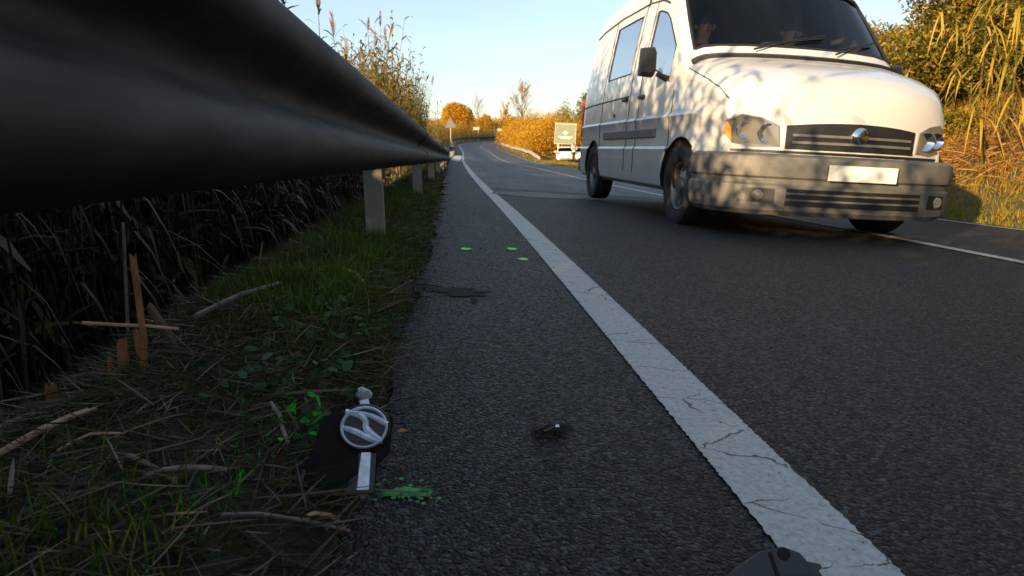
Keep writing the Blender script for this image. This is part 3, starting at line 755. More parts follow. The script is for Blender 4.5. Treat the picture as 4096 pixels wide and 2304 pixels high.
# ------------------------------------------------------------------ the van
def make_van():
    P0 = RV(7.08, 2.80)
    root = empty('van', tuple(P0), (R(.0), math.atan(.060), R(1.6)))
    tag(root, 'white van with grey bumper driving towards the camera astride the centre line', 'van')
    side = [(.27, .07), (.31, .025), (.40, .006), (.60, .0), (.635, -.004), (.66, .014), (.78, .012), (.885, .008), (.915, -.006), (.945, .018), (1.0, .020), (1.18, .024), (1.34, .034), (1.42, .042), (1.58, .062), (1.78, .092), (2.00, .128), (2.10, .146)]
    corner = [(.012, .12), (.02, .25), (.045, .47), (.085, .68), (.15, .84), (.28, .945), (.50, .985), (.75, .997), (1., 1.)]
    outline = [(-2.475, .46), (-2.470, .66), (-2.458, .82), (-2.435, .97), (-2.39, 1.09), (-2.28, 1.19), (-2.07, 1.28), (-1.78, 1.365), (-1.66, 1.40), (-1.60, 1.44), (-.96, 2.14), (-.88, 2.22), (-.74, 2.30), (-.5, 2.37), (0, 2.43), (1., 2.47), (1.9, 2.46), (2.2, 2.43), (2.38, 2.36), (2.46, 2.24), (2.475, 2.15)]
    width = [(-2.475, .80), (-2.44, .88), (-2.3, .945), (-2.0, .985), (-1.5, .998), (0, 1.), (1.8, 1.), (2.3, .985), (2.475, .95)]
    bow = [(-2.475, .25), (-2.0, .22), (-1.5, .17), (-.8, .10), (-.2, 0), (2.2, 0), (2.475, -.03)]
    sdrop = [(-2.475, .10), (-2.2, .13), (-1.6, .14), (-.9, .33), (2.475, .36)]
    lf = Loft(.27, side, corner, 2.46, .36, 1.0, outline, width, bow, sdrop)
    ys = sorted(set([-2.475, -2.472, -2.468, -2.46, -2.45, -2.435, -2.415, -2.39, -2.35, -2.28, -2.2, -2.1, -1.95, -1.78, -1.66, -1.60, -1.54, -1.40, -1.26, -1.12, -1.04, -1.0, -.96, -.88, -.80, -.74, -.64, -.58, -.46, -.40, -.35, -.28, -.12, .0, .1, .16, .40, .70, 1.0, 1.10, 1.16, 1.3, 1.6, 1.9, 2.05, 2.2, 2.3, 2.38, 2.43, 2.46, 2.475]))
    nS = len(side); kb, kt = 13, 16         # side windows between these levels
    i_of = lambda y: min(range(len(ys)), key=lambda i: abs(ys[i]-y))
    wsA, wsB = i_of(-1.54), i_of(-1.0); wk0 = nS+3
    fdA, fdB = i_of(-1.26), i_of(-.40); sdA, sdB = i_of(.16), i_of(1.10)
    def slot(i, j, sg):
        if wsA <= i < wsB and j >= wk0: return 1
        if fdA <= i < fdB and kb <= j < kt: return 1
        if sdA <= i < sdB and kb <= j < kt: return 1
        return 0
    yf, yr, wr = -1.55, 1.53, .335
    cut = [(sg*.55, sg*1.2, y, wr, .405) for sg in (-1, 1) for y in (yf, yr)]
    body = lf.build('body', ys, [M_VANW, M_GLASS, M_BLACKPL], root, slot, cutters=[(min(a, b), max(a, b), c, d, e) for a, b, c, d, e in cut])
    # inner lining so that the cab is a dark hollow
    ysl = [y for y in ys if y >= -1.60]
    off = len(ys)-len(ysl)
    lf.build('cab_lining', ysl, [M_CEIL, M_GLASS, M_DARKIN], root, lambda i, j, sg: slot(i+off, j, sg) or (2 if j < kt else 0), inset=.035)
    # glass
    ks = list(range(wk0, nS+len(corner)))
    ysw = ys[wsA:wsB+1]
    g = MB(); rings = [[lf.point(y, k, -1) for k in ks]+[lf.point(y, k, 1) for k in ks[::-1][1:]] for y in ysw]
    for r in rings:
        for p in r: p.z -= .010; p.y += .008
    g.quadstrip(rings, False); ws = g.build('windscreen', M_GLASS, root, smooth=True)
    edge = [r[0] for r in rings]+rings[-1][1:]+[r[-1] for r in rings[::-1]][1:]+rings[0][::-1][1:]
    t = MB(); t.tube([p+Vector((0, -.006, .010)) for p in edge], .013, 6, False); t.build('windscreen_seal', M_BLACKPL, root, smooth=True)
    for sg in (-1, 1):
        for (a, b) in ((fdA, fdB), (sdA, sdB)):
            wn = lf.patch('side_window', ys[a:b+1], list(range(kb, kt+1)), sg, M_GLASSD, root, off=-.006)
            e = [lf.point(y, kb, sg) for y in ys[a:b+1]]+[lf.point(ys[b], k, sg) for k in range(kb, kt+1)][1:]+[lf.point(y, kt, sg) for y in ys[a:b+1]][::-1][1:]+[lf.point(ys[a], k, sg) for k in range(kb, kt+1)][::-1][1:]
            t = MB(); t.tube(e, .009, 5, False); t.build('window_seal', M_BLACKPL, wn)
        # door shuts: thin dark gaps standing 1 mm off the paint
        for y, k0, k1 in ((-1.42, 3, 13), (-.30, 2, 18), (.05, 2, 18), (1.22, 2, 18)):
            t = MB(); t.tube([lf.point(y, k, sg, -.001) for k in range(k0, k1)], .0045, 4); t.build('door_gap', M_BLACKPL, root)
        t = MB(); t.tube([lf.point(y, 17, sg, -.003) for y in ys if -.75 < y < 2.3], .010, 5); t.build('roof_gutter', M_BLACKPL, root)
        t = MB(); t.tube([lf.point(y, 11, sg, -.003) for y in ys if .05 < y < 2.38], .009, 5); t.build('slide_rail', M_BLACKPL, root)
        rb = MB(); ring = []
        for y in [q for q in ys if -1.1 < q < 1.1]:
            p = lf.point(y, 6, sg); ring.append([p+Vector((sg*a, 0, b)) for a, b in ((-.004, -.045), (.016, -.035), (.018, .035), (-.004, .045))])
        rb.quadstrip(ring, True, True, True); rb.build('rub_strip', M_GREYPL, root)
        for y in (-.42, .20):
            p = lf.point(y, 11, sg); h = MB(); h.box(p+Vector((sg*.018, 0, -.03)), (.03, .17, .035)); h.build('door_handle', M_BLACKPL, root, bevel=.008)
        p = lf.point(-1.16, 13, sg); q = MB()
        q.tube([p, p+Vector((sg*.10, -.02, .03))], [.03, .022], 8)
        mr = q.build('mirror_arm', M_BLACKPL, root)
        q = MB(); c = p+Vector((sg*.20, -.03, .13))
        q.quadstrip([[c+Vector((a*sx*.82, yy*.9, b*sz*.82)) for a, b in ((-.09, -.15), (.07, -.16), (.095, -.10), (.09, .10), (.06, .16), (-.08, .14))] for yy, sx, sz in ((.06, .9, .92), (.04, 1, 1), (-.03, .95, .95), (-.075, .7, .75))], True, True, True)
        q.build('mirror', M_BLACKPL, root, smooth=True, bevel=.006)
    # fuel flap / lock on the near side
    p = lf.point(.62, 10, -1); q = MB(); q.tube([p+Vector((.002, 0, 0)), p+Vector((-.012, 0, 0))], .022, 12); q.build('lock', M_BLACKPL, root)

    def front_y(x, z, off=.0):
        """surface of the nose at (x, z)"""
        zs = [a for a in lf.oz[:9]]; yc = float(np.interp(z, zs, lf.oy[:9])); return yc+lf.b(yc)*(x/max(lf.w(yc), .1))**2-off
    def nose_panel(name, outline, m, parent, off=.012, depth=.03, nseg=1, bevel=.004):
        mb = MB(); a = [Vector((x, front_y(x, z, off), z)) for x, z in outline]; b = [p+Vector((0, depth, 0)) for p in a]
        mb.quadstrip([b, a], True, True, True); return mb.build(name, m, parent, bevel=bevel)
    def wide(x0, x1, z0, z1, n=10):
        lo = [(x0+(x1-x0)*i/n, z0) for i in range(n+1)]; return lo+[(x, z1) for x, _ in lo[::-1]]
    def nose_band(name, x0, x1, f0, f1, m, parent, off=.012, depth=.04, n=14):
        """band across the nose between heights f0(x) and f1(x)"""
        mb = MB(); rings = []
        for i in range(n+1):
            x = x0+(x1-x0)*i/n; a, b = f0(x), f1(x)
            rings.append([Vector((x, front_y(x, a, off), a)), Vector((x, front_y(x, b, off), b)), Vector((x, front_y(x, b, -depth), b)), Vector((x, front_y(x, a, -depth), a))])
        mb.quadstrip(rings, True, True, True); return mb.build(name, m, parent, smooth=True)
    # bumper: wraps the corners back to the wheel arches
    mb = MB(); rings = []
    bxs = [(-1.005, -1.93), (-1.00, -2.02), (-.97, -2.16), (-.90, -2.30), (-.78, -2.41), (-.6, -2.485), (-.4, -2.525), (-.2, -2.545), (0, -2.55)]
    bxs = bxs+[(-x, y) for x, y in bxs[-2::-1]]
    pts = [Vector((x, y, 0)) for x, y in bxs]
    for i, p in enumerate(pts):
        tn = (pts[min(i+1, len(pts)-1)]-pts[max(0, i-1)]).normalized(); nn = Vector((tn.y, -tn.x, 0))
        rings.append([p+nn*a+Vector((0, 0, z)) for a, z in ((-.16, .20), (-.04, .19), (-.004, .225), (.012, .30), (.012, .40), (-.004, .415), (-.004, .45), (.016, .465), (.022, .56), (.012, .605), (-.03, .625), (-.16, .63))])
    mb.quadstrip(rings, True, True, True); bp = mb.build('front_bumper', M_GREYPL, root, smooth=True, sharp=30)
    def bump_y(x): return float(np.interp(x, [a for a, _ in bxs], [b for _, b in bxs]))
    def bump_panel(name, x0, x1, z0, z1, m, off, n=10):
        mb = MB(); rings = []
        for i in range(n+1):
            x = x0+(x1-x0)*i/n; y = bump_y(x)
            rings.append([Vector((x, y-off, z0)), Vector((x, y-off, z1)), Vector((x, y+.06, z1)), Vector((x, y+.06, z0))])
        mb.quadstrip(rings, True, True, True); return mb.build(name, m, bp, smooth=True)
    bump_panel('lower_intake', -.52, .52, .265, .385, M_BLACKPL, .016)
    for z in (.30, .345): bump_panel('intake_bar', -.52, .52, z, z+.014, M_GREYPL, .022)
    for sg in (-1, 1): bump_panel('fog_light_recess', min(sg*.60, sg*.82), max(sg*.60, sg*.82), .28, .38, M_BLACKPL, .016, 5)
    for sg in (-1, 1):
        c = Vector((sg*.70, bump_y(.70)-.02, .33)); q = MB(); q.lathe([(.0001, .02), (.03, .014), (.042, 0), (.042, -.03)], frame(c, (1, 0, 0), (0, 0, 1)), 14); q.build('fog_light', M_LENS, bp, smooth=True)
    pl = MB(); pl.box((0, -2.585, .51), (.52, .012, .11)); pl.build('number_plate', M_PLATE, root, bevel=.003)
    # grille between the lamps with two bright bars, black gap under the bonnet
    nose_band('grille', -.50, .50, lambda x: .665, lambda x: .83+.03*(1-(x/.5)**2), M_BLACKPL, root, .010)
    for z in (.705, .755): nose_band('grille_bar', -.46, .46, lambda x, z=z: z, lambda x, z=z: z+.018, M_GREYPL, root, .020)
    nose_band('bumper_gap', -.84, .84, lambda x: .632, lambda x: .652, M_BLACKPL, root, .006)
    q = MB(); q.lathe([(.0001, .018), (.05, .014), (.062, .006), (.062, -.01)], frame((0, front_y(0, .775, .02), .775), (1, 0, 0), (0, 0, 1)), 24); q.build('badge', M_CHROME, root, smooth=True)
    for sg in (-1, 1):
        o = [(.535, .675), (.70, .668), (.83, .69), (.885, .76), (.88, .86), (.80, .905), (.66, .88), (.55, .83)]
        o = [(sg*x, z) for x, z in o]
        if sg < 0: o = o[::-1]
        hl = nose_panel('headlight', o, M_LENS, root, .012, .06, bevel=.008)
        for (x, z, r) in ((.63, .77, .068), (.77, .785, .058)):
            q = MB(); q.lathe([(r*.35, -.012), (r*.8, .002), (r, .010), (r*1.05, .004)], frame((sg*x, front_y(x, z, .013), z), (1, 0, 0), (0, 0, 1)), 18); q.build('lamp_reflector', M_CHROME, hl, smooth=True)
        o2 = [(sg*x, z) for x, z in ((.84, .70), (.888, .765), (.884, .85), (.85, .80))]
        nose_panel('indicator', o2 if sg > 0 else o2[::-1], M_AMBER, hl, .020, .03, bevel=.003)
    # bonnet shut line, cowl, wipers
    sh = [lf.point(y, nS+2, sg, -.002) for sg in (-1,) for y in ys if -2.42 < y < -1.62]
    for sg in (-1, 1):
        t = MB(); t.tube([lf.point(y, nS+1, sg, -.0015) for y in ys if -2.40 < y < -1.62], .0045, 4); t.build('bonnet_gap', M_BLACKPL, root)
    t = MB(); row = [lf.point(-1.64, k, -1) for k in range(nS+2, nS+len(corner))]+[lf.point(-1.64, k, 1) for k in range(nS+2, nS+len(corner))][::-1][1:]
    t.quadstrip([[p+Vector((0, a, b)) for a, b in ((-.05, .004), (.05, .030), (.05, .0), (-.05, -.02))] for p in row], True, True, True); t.build('cowl', M_BLACKPL, root)
    for x0, x1 in ((-.45, .25), (.25, .80)):
        def on(x, y): 
            zz = lf.ztop(y); return Vector((x, y+lf.b(y)*(x/1.)**2, zz+.012))
        t = MB(); t.tube([on(x0, -1.61)+Vector((0, -.02, .02)), on(x0+(x1-x0)*.45, -1.51), on(x1*.92, -1.45)], [.009, .007, .005], 5)
        t.tube([on(x0+(x1-x0)*.15, -1.54), on(x1*.98, -1.43)], .006, 5); t.build('wiper', M_BLACKPL, root)
    # cab: dashboard, wheel, seats, bulkhead
    d = MB(); d.quadstrip([[Vector((x, y, z)) for y, z in ((-1.52, 1.30), (-1.14, 1.33), (-.95, 1.24), (-.93, .80), (-1.52, .80))] for x in (-.9, .9)], True, True, True); d.build('dashboard', M_DARKIN, root, bevel=.02)
    b = MB(); b.box((0, .02, 1.26), (1.72, .03, 1.84)); b.build('bulkhead', M_DARKIN, root)
    fl = MB(); fl.box((0, -.6, .47), (1.8, 1.7, .04)); fl.build('cab_floor', M_DARKIN, root)
    for x in (-.45, .45):
        s_ = MB(); s_.box((x, -.50, .94), (.5, .5, .16)); s_.box((x, -.22, 1.28), (.5, .13, .64), Matrix.Rotation(R(-10), 3, 'X')); s_.box((x, -.15, 1.69), (.27, .10, .19)); s_.build('seat', M_SEAT, root, bevel=.03)
        s_ = MB(); s_.box((x, -.5, .67), (.4, .4, .38)); s_.build('seat_base', M_DARKIN, root)
    q = MB(); c = Vector((.45, -.86, 1.29)); fr = frame(c, (1, 0, 0), (0, .42, .91))
    q.tube([fr @ Vector((.20*math.cos(2*math.pi*k/24), .20*math.sin(2*math.pi*k/24), 0)) for k in range(25)], .015, 6, False)
    for a in (90, 210, 330): q.tube([fr @ Vector((0, 0, -.03)), fr @ Vector((.2*math.cos(R(a)), .2*math.sin(R(a)), 0))], .012, 5)
    q.build('steering_wheel', M_BLACKPL, root, smooth=True)
    for x, sg in ((-1, -1), (1, 1)):
        for y in (yf, yr): wheel(root, sg*.875, y, wr, .215, sg)
    u = MB(); u.box((0, .25, .31), (1.15, 3.9, .10)); u.tube([(-.8, yr, wr), (.8, yr, wr)], .06, 8); u.tube([(-.8, yf, wr), (.8, yf, wr)], .05, 8); u.build('underbody', M_BLACKPL, root)
    # rear lamps and rear bumper
    for sg in (-1, 1):
        q = MB(); q.box((sg*.93, 2.46, 1.05), (.06, .05, .5)); q.build('tail_light', M_RED, root, bevel=.01)
    q = MB(); q.box((0, 2.5, .42), (1.9, .09, .18)); q.build('rear_bumper', M_GREYPL, root, bevel=.02)
    # two people on the front seats
    def seated(x, hx, mt, label, hands):
        J = dict(pelvis=(x, -.40, .97), spine=(x, -.37, 1.16), chest=(x, -.36, 1.37), neck=(x, -.38, 1.53), head0=(x+hx, -.40, 1.60), head1=(x+hx, -.42, 1.69), head2=(x+hx, -.41, 1.77))
        for q, sg in (('l', 1), ('r', -1)):
            J['sho_'+q] = (x+sg*.19, -.37, 1.44); J['elb_'+q] = (x+sg*.27, -.52, 1.20); J['wri_'+q] = hands[0 if q == 'l' else 1]
            wv = Vector(J['wri_'+q]); ev = Vector(J['elb_'+q]); J['han_'+q] = tuple(wv+(wv-ev).normalized()*.07)
            J['hip_'+q] = (x+sg*.10, -.45, .96); J['kne_'+q] = (x+sg*.14, -.86, .94); J['ank_'+q] = (x+sg*.13, -.92, .56); J['toe_'+q] = (x+sg*.14, -1.05, .53)
        J['face'] = (0, -1, -.05)
        o = person('person', J, label, [mt, M_DARKTROUSER, M_SKIN, M_BLACKPL, M_HAIR])
        o.matrix_world = Matrix.Translation(root.location+Vector((0, -.06, .14))) @ root.rotation_euler.to_matrix().to_4x4()
    seated(.45, .0, M_NAVY, 'driver in dark clothes behind the steering wheel of the white van', ((.62, -.80, 1.24), (.28, -.80, 1.24)))
    seated(-.45, .01, M_REDCLOTH, 'passenger in red top seated in the white van', ((-.36, -.72, 1.08), (-.54, -.72, 1.08)))
make_van()

# ------------------------------------------------------------------ two parked cars and the person beside them
def make_car(x, y, rz, label, paint, rzx=0.):
    g = gz(x, y); root = empty('parked_car', (x, y, g), (0, 0, rz)); tag(root, label, 'car', 'cars parked on the verge')
    side = [(.22, .06), (.28, .02), (.40, 0), (.55, -.005), (.70, .0), (.84, .012), (.92, .03), (.97, .06), (1.15, .13), (1.32, .19), (1.36, .205)]
    corner = [(.03, .3), (.08, .6), (.18, .85), (.4, .97), (1, 1)]
    outline = [(-2.1, .45), (-2.09, .62), (-2.04, .76), (-1.9, .84), (-1.2, .94), (-1.0, .98), (-.25, 1.40), (0, 1.45), (.7, 1.48), (1.3, 1.45), (1.55, 1.40), (1.62, 1.36), (1.86, 1.0), (1.95, .95), (2.04, .90), (2.08, .80), (2.10, .45)]
    width = [(-2.1, .70), (-1.9, .82), (-1.2, .88), (0, .89), (1.4, .88), (1.9, .84), (2.1, .76)]
    bow = [(-2.1, .22), (-1., .12), (-.2, .05), (.2, 0), (1.3, 0), (1.6, -.08), (2.1, -.16)]
    sdrop = [(-2.1, .1), (-1.0, .08), (-.25, .12), (1.5, .12), (1.9, .08), (2.1, .1)]
    lf = Loft(.22, side, corner, 1.48, .12, .92, outline, width, bow, sdrop)
    ys = [-2.1, -2.095, -2.07, -2.04, -1.9, -1.5, -1.2, -1.0, -.85, -.6, -.35, -.25, -.1, 0, .25, .3, .36, .7, 1.0, 1.25, 1.3, 1.5, 1.55, 1.62, 1.70, 1.80, 1.86, 1.95, 2.04, 2.07, 2.09, 2.1]
    nS = len(side); io = lambda v: ys.index(v)
    def slot(i, j, sg):
        if io(1.62) <= i < io(1.86) and j >= nS+1: return 1
        if io(-.85) <= i < io(-.25) and j >= nS+1: return 1
        if (io(-.6) <= i < io(.25) or io(.36) <= i < io(1.25)) and 7 <= j < 9: return 1
        return 0
    cut = [(min(sg*.55, sg*1.1), max(sg*.55, sg*1.1), q, .31, .37) for sg in (-1, 1) for q in (-1.3, 1.27)]
    lf.build('body', ys, [paint, M_GLASSD, M_BLACKPL], root, slot, cutters=cut)
    yl = [q for q in ys if -.9 < q < 1.9]; of = ys.index(yl[0])
    lf.build('cabin_lining', yl, [M_DARKIN, M_GLASSD, M_DARKIN], root, lambda i, j, sg: slot(i+of, j, sg), inset=.03)
    for a, b, nm in ((1.62, 1.86, 'rear_window'), (-.85, -.25, 'windscreen')):
        yy = ys[io(a):io(b)+1]; ks = list(range(nS+1, nS+len(corner)))
        q = MB(); q.quadstrip([[lf.point(v, k, -1) for k in ks]+[lf.point(v, k, 1) for k in ks[::-1][1:]] for v in yy], False); q.build(nm, M_GLASSD, root, smooth=True)
    for sg in (-1, 1):
        for a, b in ((-.6, .25), (.36, 1.25)): lf.patch('side_window', ys[io(a):io(b)+1], [7, 8, 9], sg, M_GLASSD, root, off=-.004)
        q = MB(); c = Vector((sg*.64, 1.985, .86)); o = [(-.14, -.07), (.13, -.09), (.16, .06), (.02, .09), (-.13, .05)]
        q.prism([(a*sg, b) for a, b in o], frame(c, (1, sg*-.35, 0), (0, 0, 1)), -.12); q.build('tail_light', M_RED, root, bevel=.01)
        q = MB(); q.box((sg*.96, -.62, .99), (.18, .09, .13)); q.build('mirror', paint, root, bevel=.03)
        for v in (-1.3, 1.27): wheel(root, sg*.76, v, .31, .19, sg)
        q = MB(); q.box((sg*.58, -1.95, .66), (.26, .2, .12)); q.build('headlight', M_LENS, root, bevel=.02)
    q = MB(); ring = []
    for xx in np.linspace(-.80, .80, 9):
        yy = 2.10-.17*(xx/.85)**2; ring.append([Vector((xx, yy+a, z)) for a, z in ((-.1, .28), (.03, .30), (.055, .45), (.04, .56), (-.1, .60))])
    q.quadstrip(ring, True, True, True); q.build('rear_bumper', paint, root, smooth=True)
    q = MB(); q.box((0, 2.11, .72), (.5, .02, .11)); q.build('number_plate', M_PLATE, root)
    q = MB(); q.box((0, 2.13, .33), (1.1, .05, .07)); q.build('bumper_skirt', M_BLACKPL, root)
    return root
# these face away up the road: rear towards the camera
make_car(11.0, 66.5, R(172), 'white hatchback parked on the verge with its rear to the camera', M_CARW)
make_car(12.7, 65.5, R(168), 'silver car parked on the verge to the right of the white hatchback', M_CARG)
def photographer():
    x, y = 10.85, 60.5; g = gz(x, y)
    J = dict(pelvis=(0, 0, .95), spine=(0, .01, 1.12), chest=(0, .02, 1.32), neck=(0, .0, 1.48), head0=(0, -.02, 1.54), head1=(0, -.035, 1.63), head2=(0, -.03, 1.71),
             hip_l=(.10, 0, .92), kne_l=(.12, -.04, .50), ank_l=(.13, .02, .09), toe_l=(.15, -.13, .04), hip_r=(-.10, 0, .92), kne_r=(-.11, -.02, .50), ank_r=(-.12, .03, .09), toe_r=(-.15, -.12, .04),
             sho_l=(.19, .02, 1.40), elb_l=(.28, -.16, 1.22), wri_l=(.10, -.28, 1.50), han_l=(.06, -.30, 1.56), sho_r=(-.19, .02, 1.40), elb_r=(-.30, -.14, 1.24), wri_r=(-.11, -.28, 1.50), han_r=(-.07, -.30, 1.56), face=(0, -1, 0))
    o = person('person', J, 'standing person in pale top and dark trousers beside the white parked hatchback', [M_PALECLOTH, M_DARKTROUSER, M_SKIN, M_BLACKPL, M_HAIR], (x, y, g), R(15))
photographer()

# ================================================================== VEGETATION
def uni(a, b, n): return rng.uniform(a, b, n)
def dirs(n, up=1., spread=.4):
    a = uni(0, 2*np.pi, n); k = np.abs(rng.normal(0, spread, n))
    return nrm(np.stack([np.cos(a)*k, np.sin(a)*k, np.full(n, up)], 1))
def flat_dirs(n, tilt=.12):
    a = uni(0, 2*np.pi, n); return nrm(np.stack([np.cos(a), np.sin(a), rng.normal(.03, tilt, n)], 1))
def on_ground(x, y, dz=0.): return np.stack([x, y, ground(x, y)+dz], 1)

# ---- grass on the near verge
def verge_grass():
    gp, sp = Pack(), Pack()
    def tuft(n, x0, x1, y0, y1, hl, hh, thr, mat_pack, wd, seed, spread=.35):
        x = uni(x0, x1, n*2); y = uni(y0, y1, n*2)
        m = vnoise(x, y, 3.2, seed)*.65+vnoise(x, y, 11, seed+1)*.35 > thr
        x, y = x[m][:n], y[m][:n]; k = len(x)
        s, o = to_so(x, y); q = o < L_EDGE+.01-.05*rng.random(k); x, y = x[q], y[q]; k = len(x)
        b = on_ground(x, y, -.004)
        L = uni(hl, hh, k)*(.6+.8*vnoise(x, y, 2.1, seed+2))
        V, F, i = ribbons(b, dirs(k, 1, spread), L, uni(wd*.7, wd*1.3, k), uni(.05, .45, k), 3)
        mat_pack.add(V, F, np.clip(rng.random(k)*.75+.35*(vnoise(x, y, 1.7, seed+4)-.3), 0, 1)[i])
    tuft(15000, -1.05, -.11, .25, 2.2, .02, .075, .40, gp, .0024, 61, .55)
    tuft(16000, -1.15, -.12, 1.7, 5, .04, .12, .36, gp, .0038, 62)
    tuft(26000, -1.6, -.10, 5, 16, .05, .12, .25, gp, .006, 63, .3)
    tuft(14000, -2.0, -.2, 16, 42, .07, .16, .2, gp, .014, 64, .3)
    # matted grass lying in all directions
    for n, y0, y1, l0, l1, wd in ((12000, .2, 2.2, .03, .10, .0026), (7000, 2, 6, .05, .14, .0045)):
        x = uni(-1.15, -.10, n); y = uni(y0, y1, n); s, o = to_so(x, y); q = o < L_EDGE+.03-.05*rng.random(n); x, y = x[q], y[q]; k = len(x)
        V, F, i = ribbons(on_ground(x, y, 0)+np.stack([x*0, x*0, uni(.003, .03, k)], 1), flat_dirs(k, .35), uni(l0, l1, k), uni(wd*.7, wd*1.3, k), uni(-.1, .3, k), 3); gp.add(V, F, np.clip(rng.random(k)*.9+.1, 0, 1)[i])
    tag(gp.build('grass', L_GRASS), kind='stuff')
    # tufts of fresh long grass
    g2 = Pack()
    for (cx, cy, n, h) in [(-.40, .66, 260, .08), (-.44, .60, 180, .08), (-.34, 2.0, 500, .13), (-.30, 2.5, 380, .12), (-.44, 1.7, 300, .11), (-.26, 3.3, 420, .10), (-.40, 1.42, 160, .08), (-.30, 1.62, 260, .08), (-.55, 2.6, 300, .13), (-.24, 4.4, 400, .10), (-.5, 4.0, 400, .12), (-.33, 1.85, 420, .11), (-.24, 2.15, 300, .09), (-.27, 2.8, 420, .11), (-.4, 3.0, 420, .13), (-.2, 3.7, 350, .09), (-.36, 4.9, 450, .12), (-.24, 5.6, 450, .10), (-.45, 6.2, 500, .13), (-.25, 7.2, 500, .11), (-.6, 1.95, 420, .13), (-.7, 3.3, 420, .14)]:
        x = rng.normal(cx, .07, n); y = rng.normal(cy, .09, n)
        V, F, i = ribbons(on_ground(x, y), dirs(n, 1, .38), uni(.4, 1.1, n)*h, uni(.0025, .0045, n), uni(.05, .5, n), 4); g2.add(V, F, rng.random(n)[i])
    tag(g2.build('grass_tufts', L_LAWN), kind='stuff')
    # flattened dry straw and dead leaves everywhere
    def litter(n, x0, x1, y0, y1, l0, l1, wd, tl=.10):
        x = uni(x0, x1, n); y = uni(y0, y1, n); s, o = to_so(x, y); q = o < L_EDGE+.02-.05*rng.random(n)+.04*(rng.random(n) > .93); x, y = x[q], y[q]; k = len(x)
        V, F, i = ribbons(on_ground(x, y, 0)+np.stack([x*0, x*0, uni(.004, .03, k)], 1), flat_dirs(k, tl), uni(l0, l1, k), uni(wd*.6, wd*1.4, k), uni(-.08, .12, k), 3, 'leaf'); sp.add(V, F, rng.random(k)[i])
    litter(11000, -1.2, -.1, .2, 2.2, .03, .11, .0022, .25); litter(500, -1.3, -.22, .2, 3, .08, .18, .0045, .16)
    litter(5200, -1.5, -.1, 2, 7, .05, .16, .005); litter(2500, -2, -.1, 7, 18, .08, .22, .010)
    tag(sp.build('dry_grass_litter', L_STRAW), kind='stuff')
    # small broad weeds by the asphalt edge
    bp = Pack(); n = 1500; x = uni(-.42, -.13, n); y = uni(1.0, 4.2, n); m = vnoise(x, y, 4, 71) > .52; x, y = x[m], y[m]; k = len(x)
    V, F, i = ribbons(on_ground(x, y, .012)+np.stack([x*0, x*0, uni(0, .035, k)], 1), flat_dirs(k, .35), uni(.012, .032, k), uni(.010, .022, k), uni(-.1, .4, k), 3, 'leaf'); bp.add(V, F, rng.random(k)[i])
    tag(bp.build('weeds', L_BROAD), kind='stuff')
    # grass caught by the green marking spray, round the broken badge
    pp = Pack()
    for (cx, cy, n, sx, sy, h) in [(-.275, .99, 40, .03, .05, .06), (-.315, .90, 25, .03, .04, .05), (-.33, .80, 60, .045, .03, .05), (-.36, .74, 25, .05, .03, .05)]:
        x = rng.normal(cx, sx, n); y = rng.normal(cy, sy, n)
        V, F, i = ribbons(on_ground(x, y), dirs(n, .8, .7), uni(.4, 1.1, n)*h, uni(.002, .005, n), uni(.1, .6, n), 3); pp.add(V, F, rng.random(n)[i])
    n = 22; x = rng.normal(-.255, .014, n); y = rng.normal(1.0, .03, n)
    V, F, i = ribbons(on_ground(x, y, .03)+np.stack([x*0, x*0, uni(0, .05, n)], 1), flat_dirs(n, .5), uni(.012, .022, n), uni(.006, .010, n), uni(0, .4, n), 3, 'leaf'); pp.add(V, F, rng.random(n)[i])
    tag(pp.build('sprayed_grass', L_GPAINTED), kind='stuff')
verge_grass()

# ---- reeds
def cane_pack(base, H, lean, nleaf, Lp, Cp, leaf_len=.55, leaf_w=.045, start=.2, rad=.011, seg=4, dry=0., droop=.55):
    """base (n,3) canes with alternate arching leaves"""
    n = len(base); t = np.linspace(0, 1, 5)
    P = base[:, None]+np.stack([lean[:, 0:1]*t**1.6*H[:, None], lean[:, 1:2]*t**1.6*H[:, None], H[:, None]*t-.10*np.hypot(lean[:, 0:1], lean[:, 1:2])*H[:, None]*t**2], -1)
    V, F, i = tubes(P, rad*(1-.7*t)[None]*np.ones((n, 1)), 4); r = rng.random(n); Cp.add(V, F, r[i])
    tt = np.linspace(start, 1., nleaf)[None]+uni(-.02, .02, (n, nleaf)); tt = np.clip(tt, 0, 1)
    ii = np.clip((tt*4).astype(int), 0, 3); fr = tt*4-ii
    idx = np.arange(n)[:, None]; B = P[idx, ii]*(1-fr)[..., None]+P[idx, ii+1]*fr[..., None]
    a = uni(0, 2*np.pi, n)[:, None]+np.pi*(np.arange(nleaf) % 2)[None]+uni(-.7, .7, (n, nleaf))
    up = uni(.5, 1.3, (n, nleaf))+.5*tt**3
    D = np.stack([np.cos(a), np.sin(a), up], -1).reshape(-1, 3); k = n*nleaf
    L = (leaf_len*(.6+.6*np.sin(np.pi*np.clip(tt, 0, 1)**.8))*uni(.7, 1.2, (n, nleaf))).ravel()
    sd = nrm(np.cross(nrm(D), np.array([[0, 0, 1.]])+rng.normal(0, .25, (k, 3))))
    V, F, i = ribbons(B.reshape(-1, 3), D, L, uni(leaf_w*.6, leaf_w*1.2, k), uni(droop*.5, droop*1.6, k), seg, 'leaf', sd)
    rr = np.clip(np.repeat(rng.random(n), nleaf)*.6+rng.random(k)*.5-.1*(tt.ravel())+dry, 0, 1); Lp.add(V, F, rr[i])
    return P[:, -1]

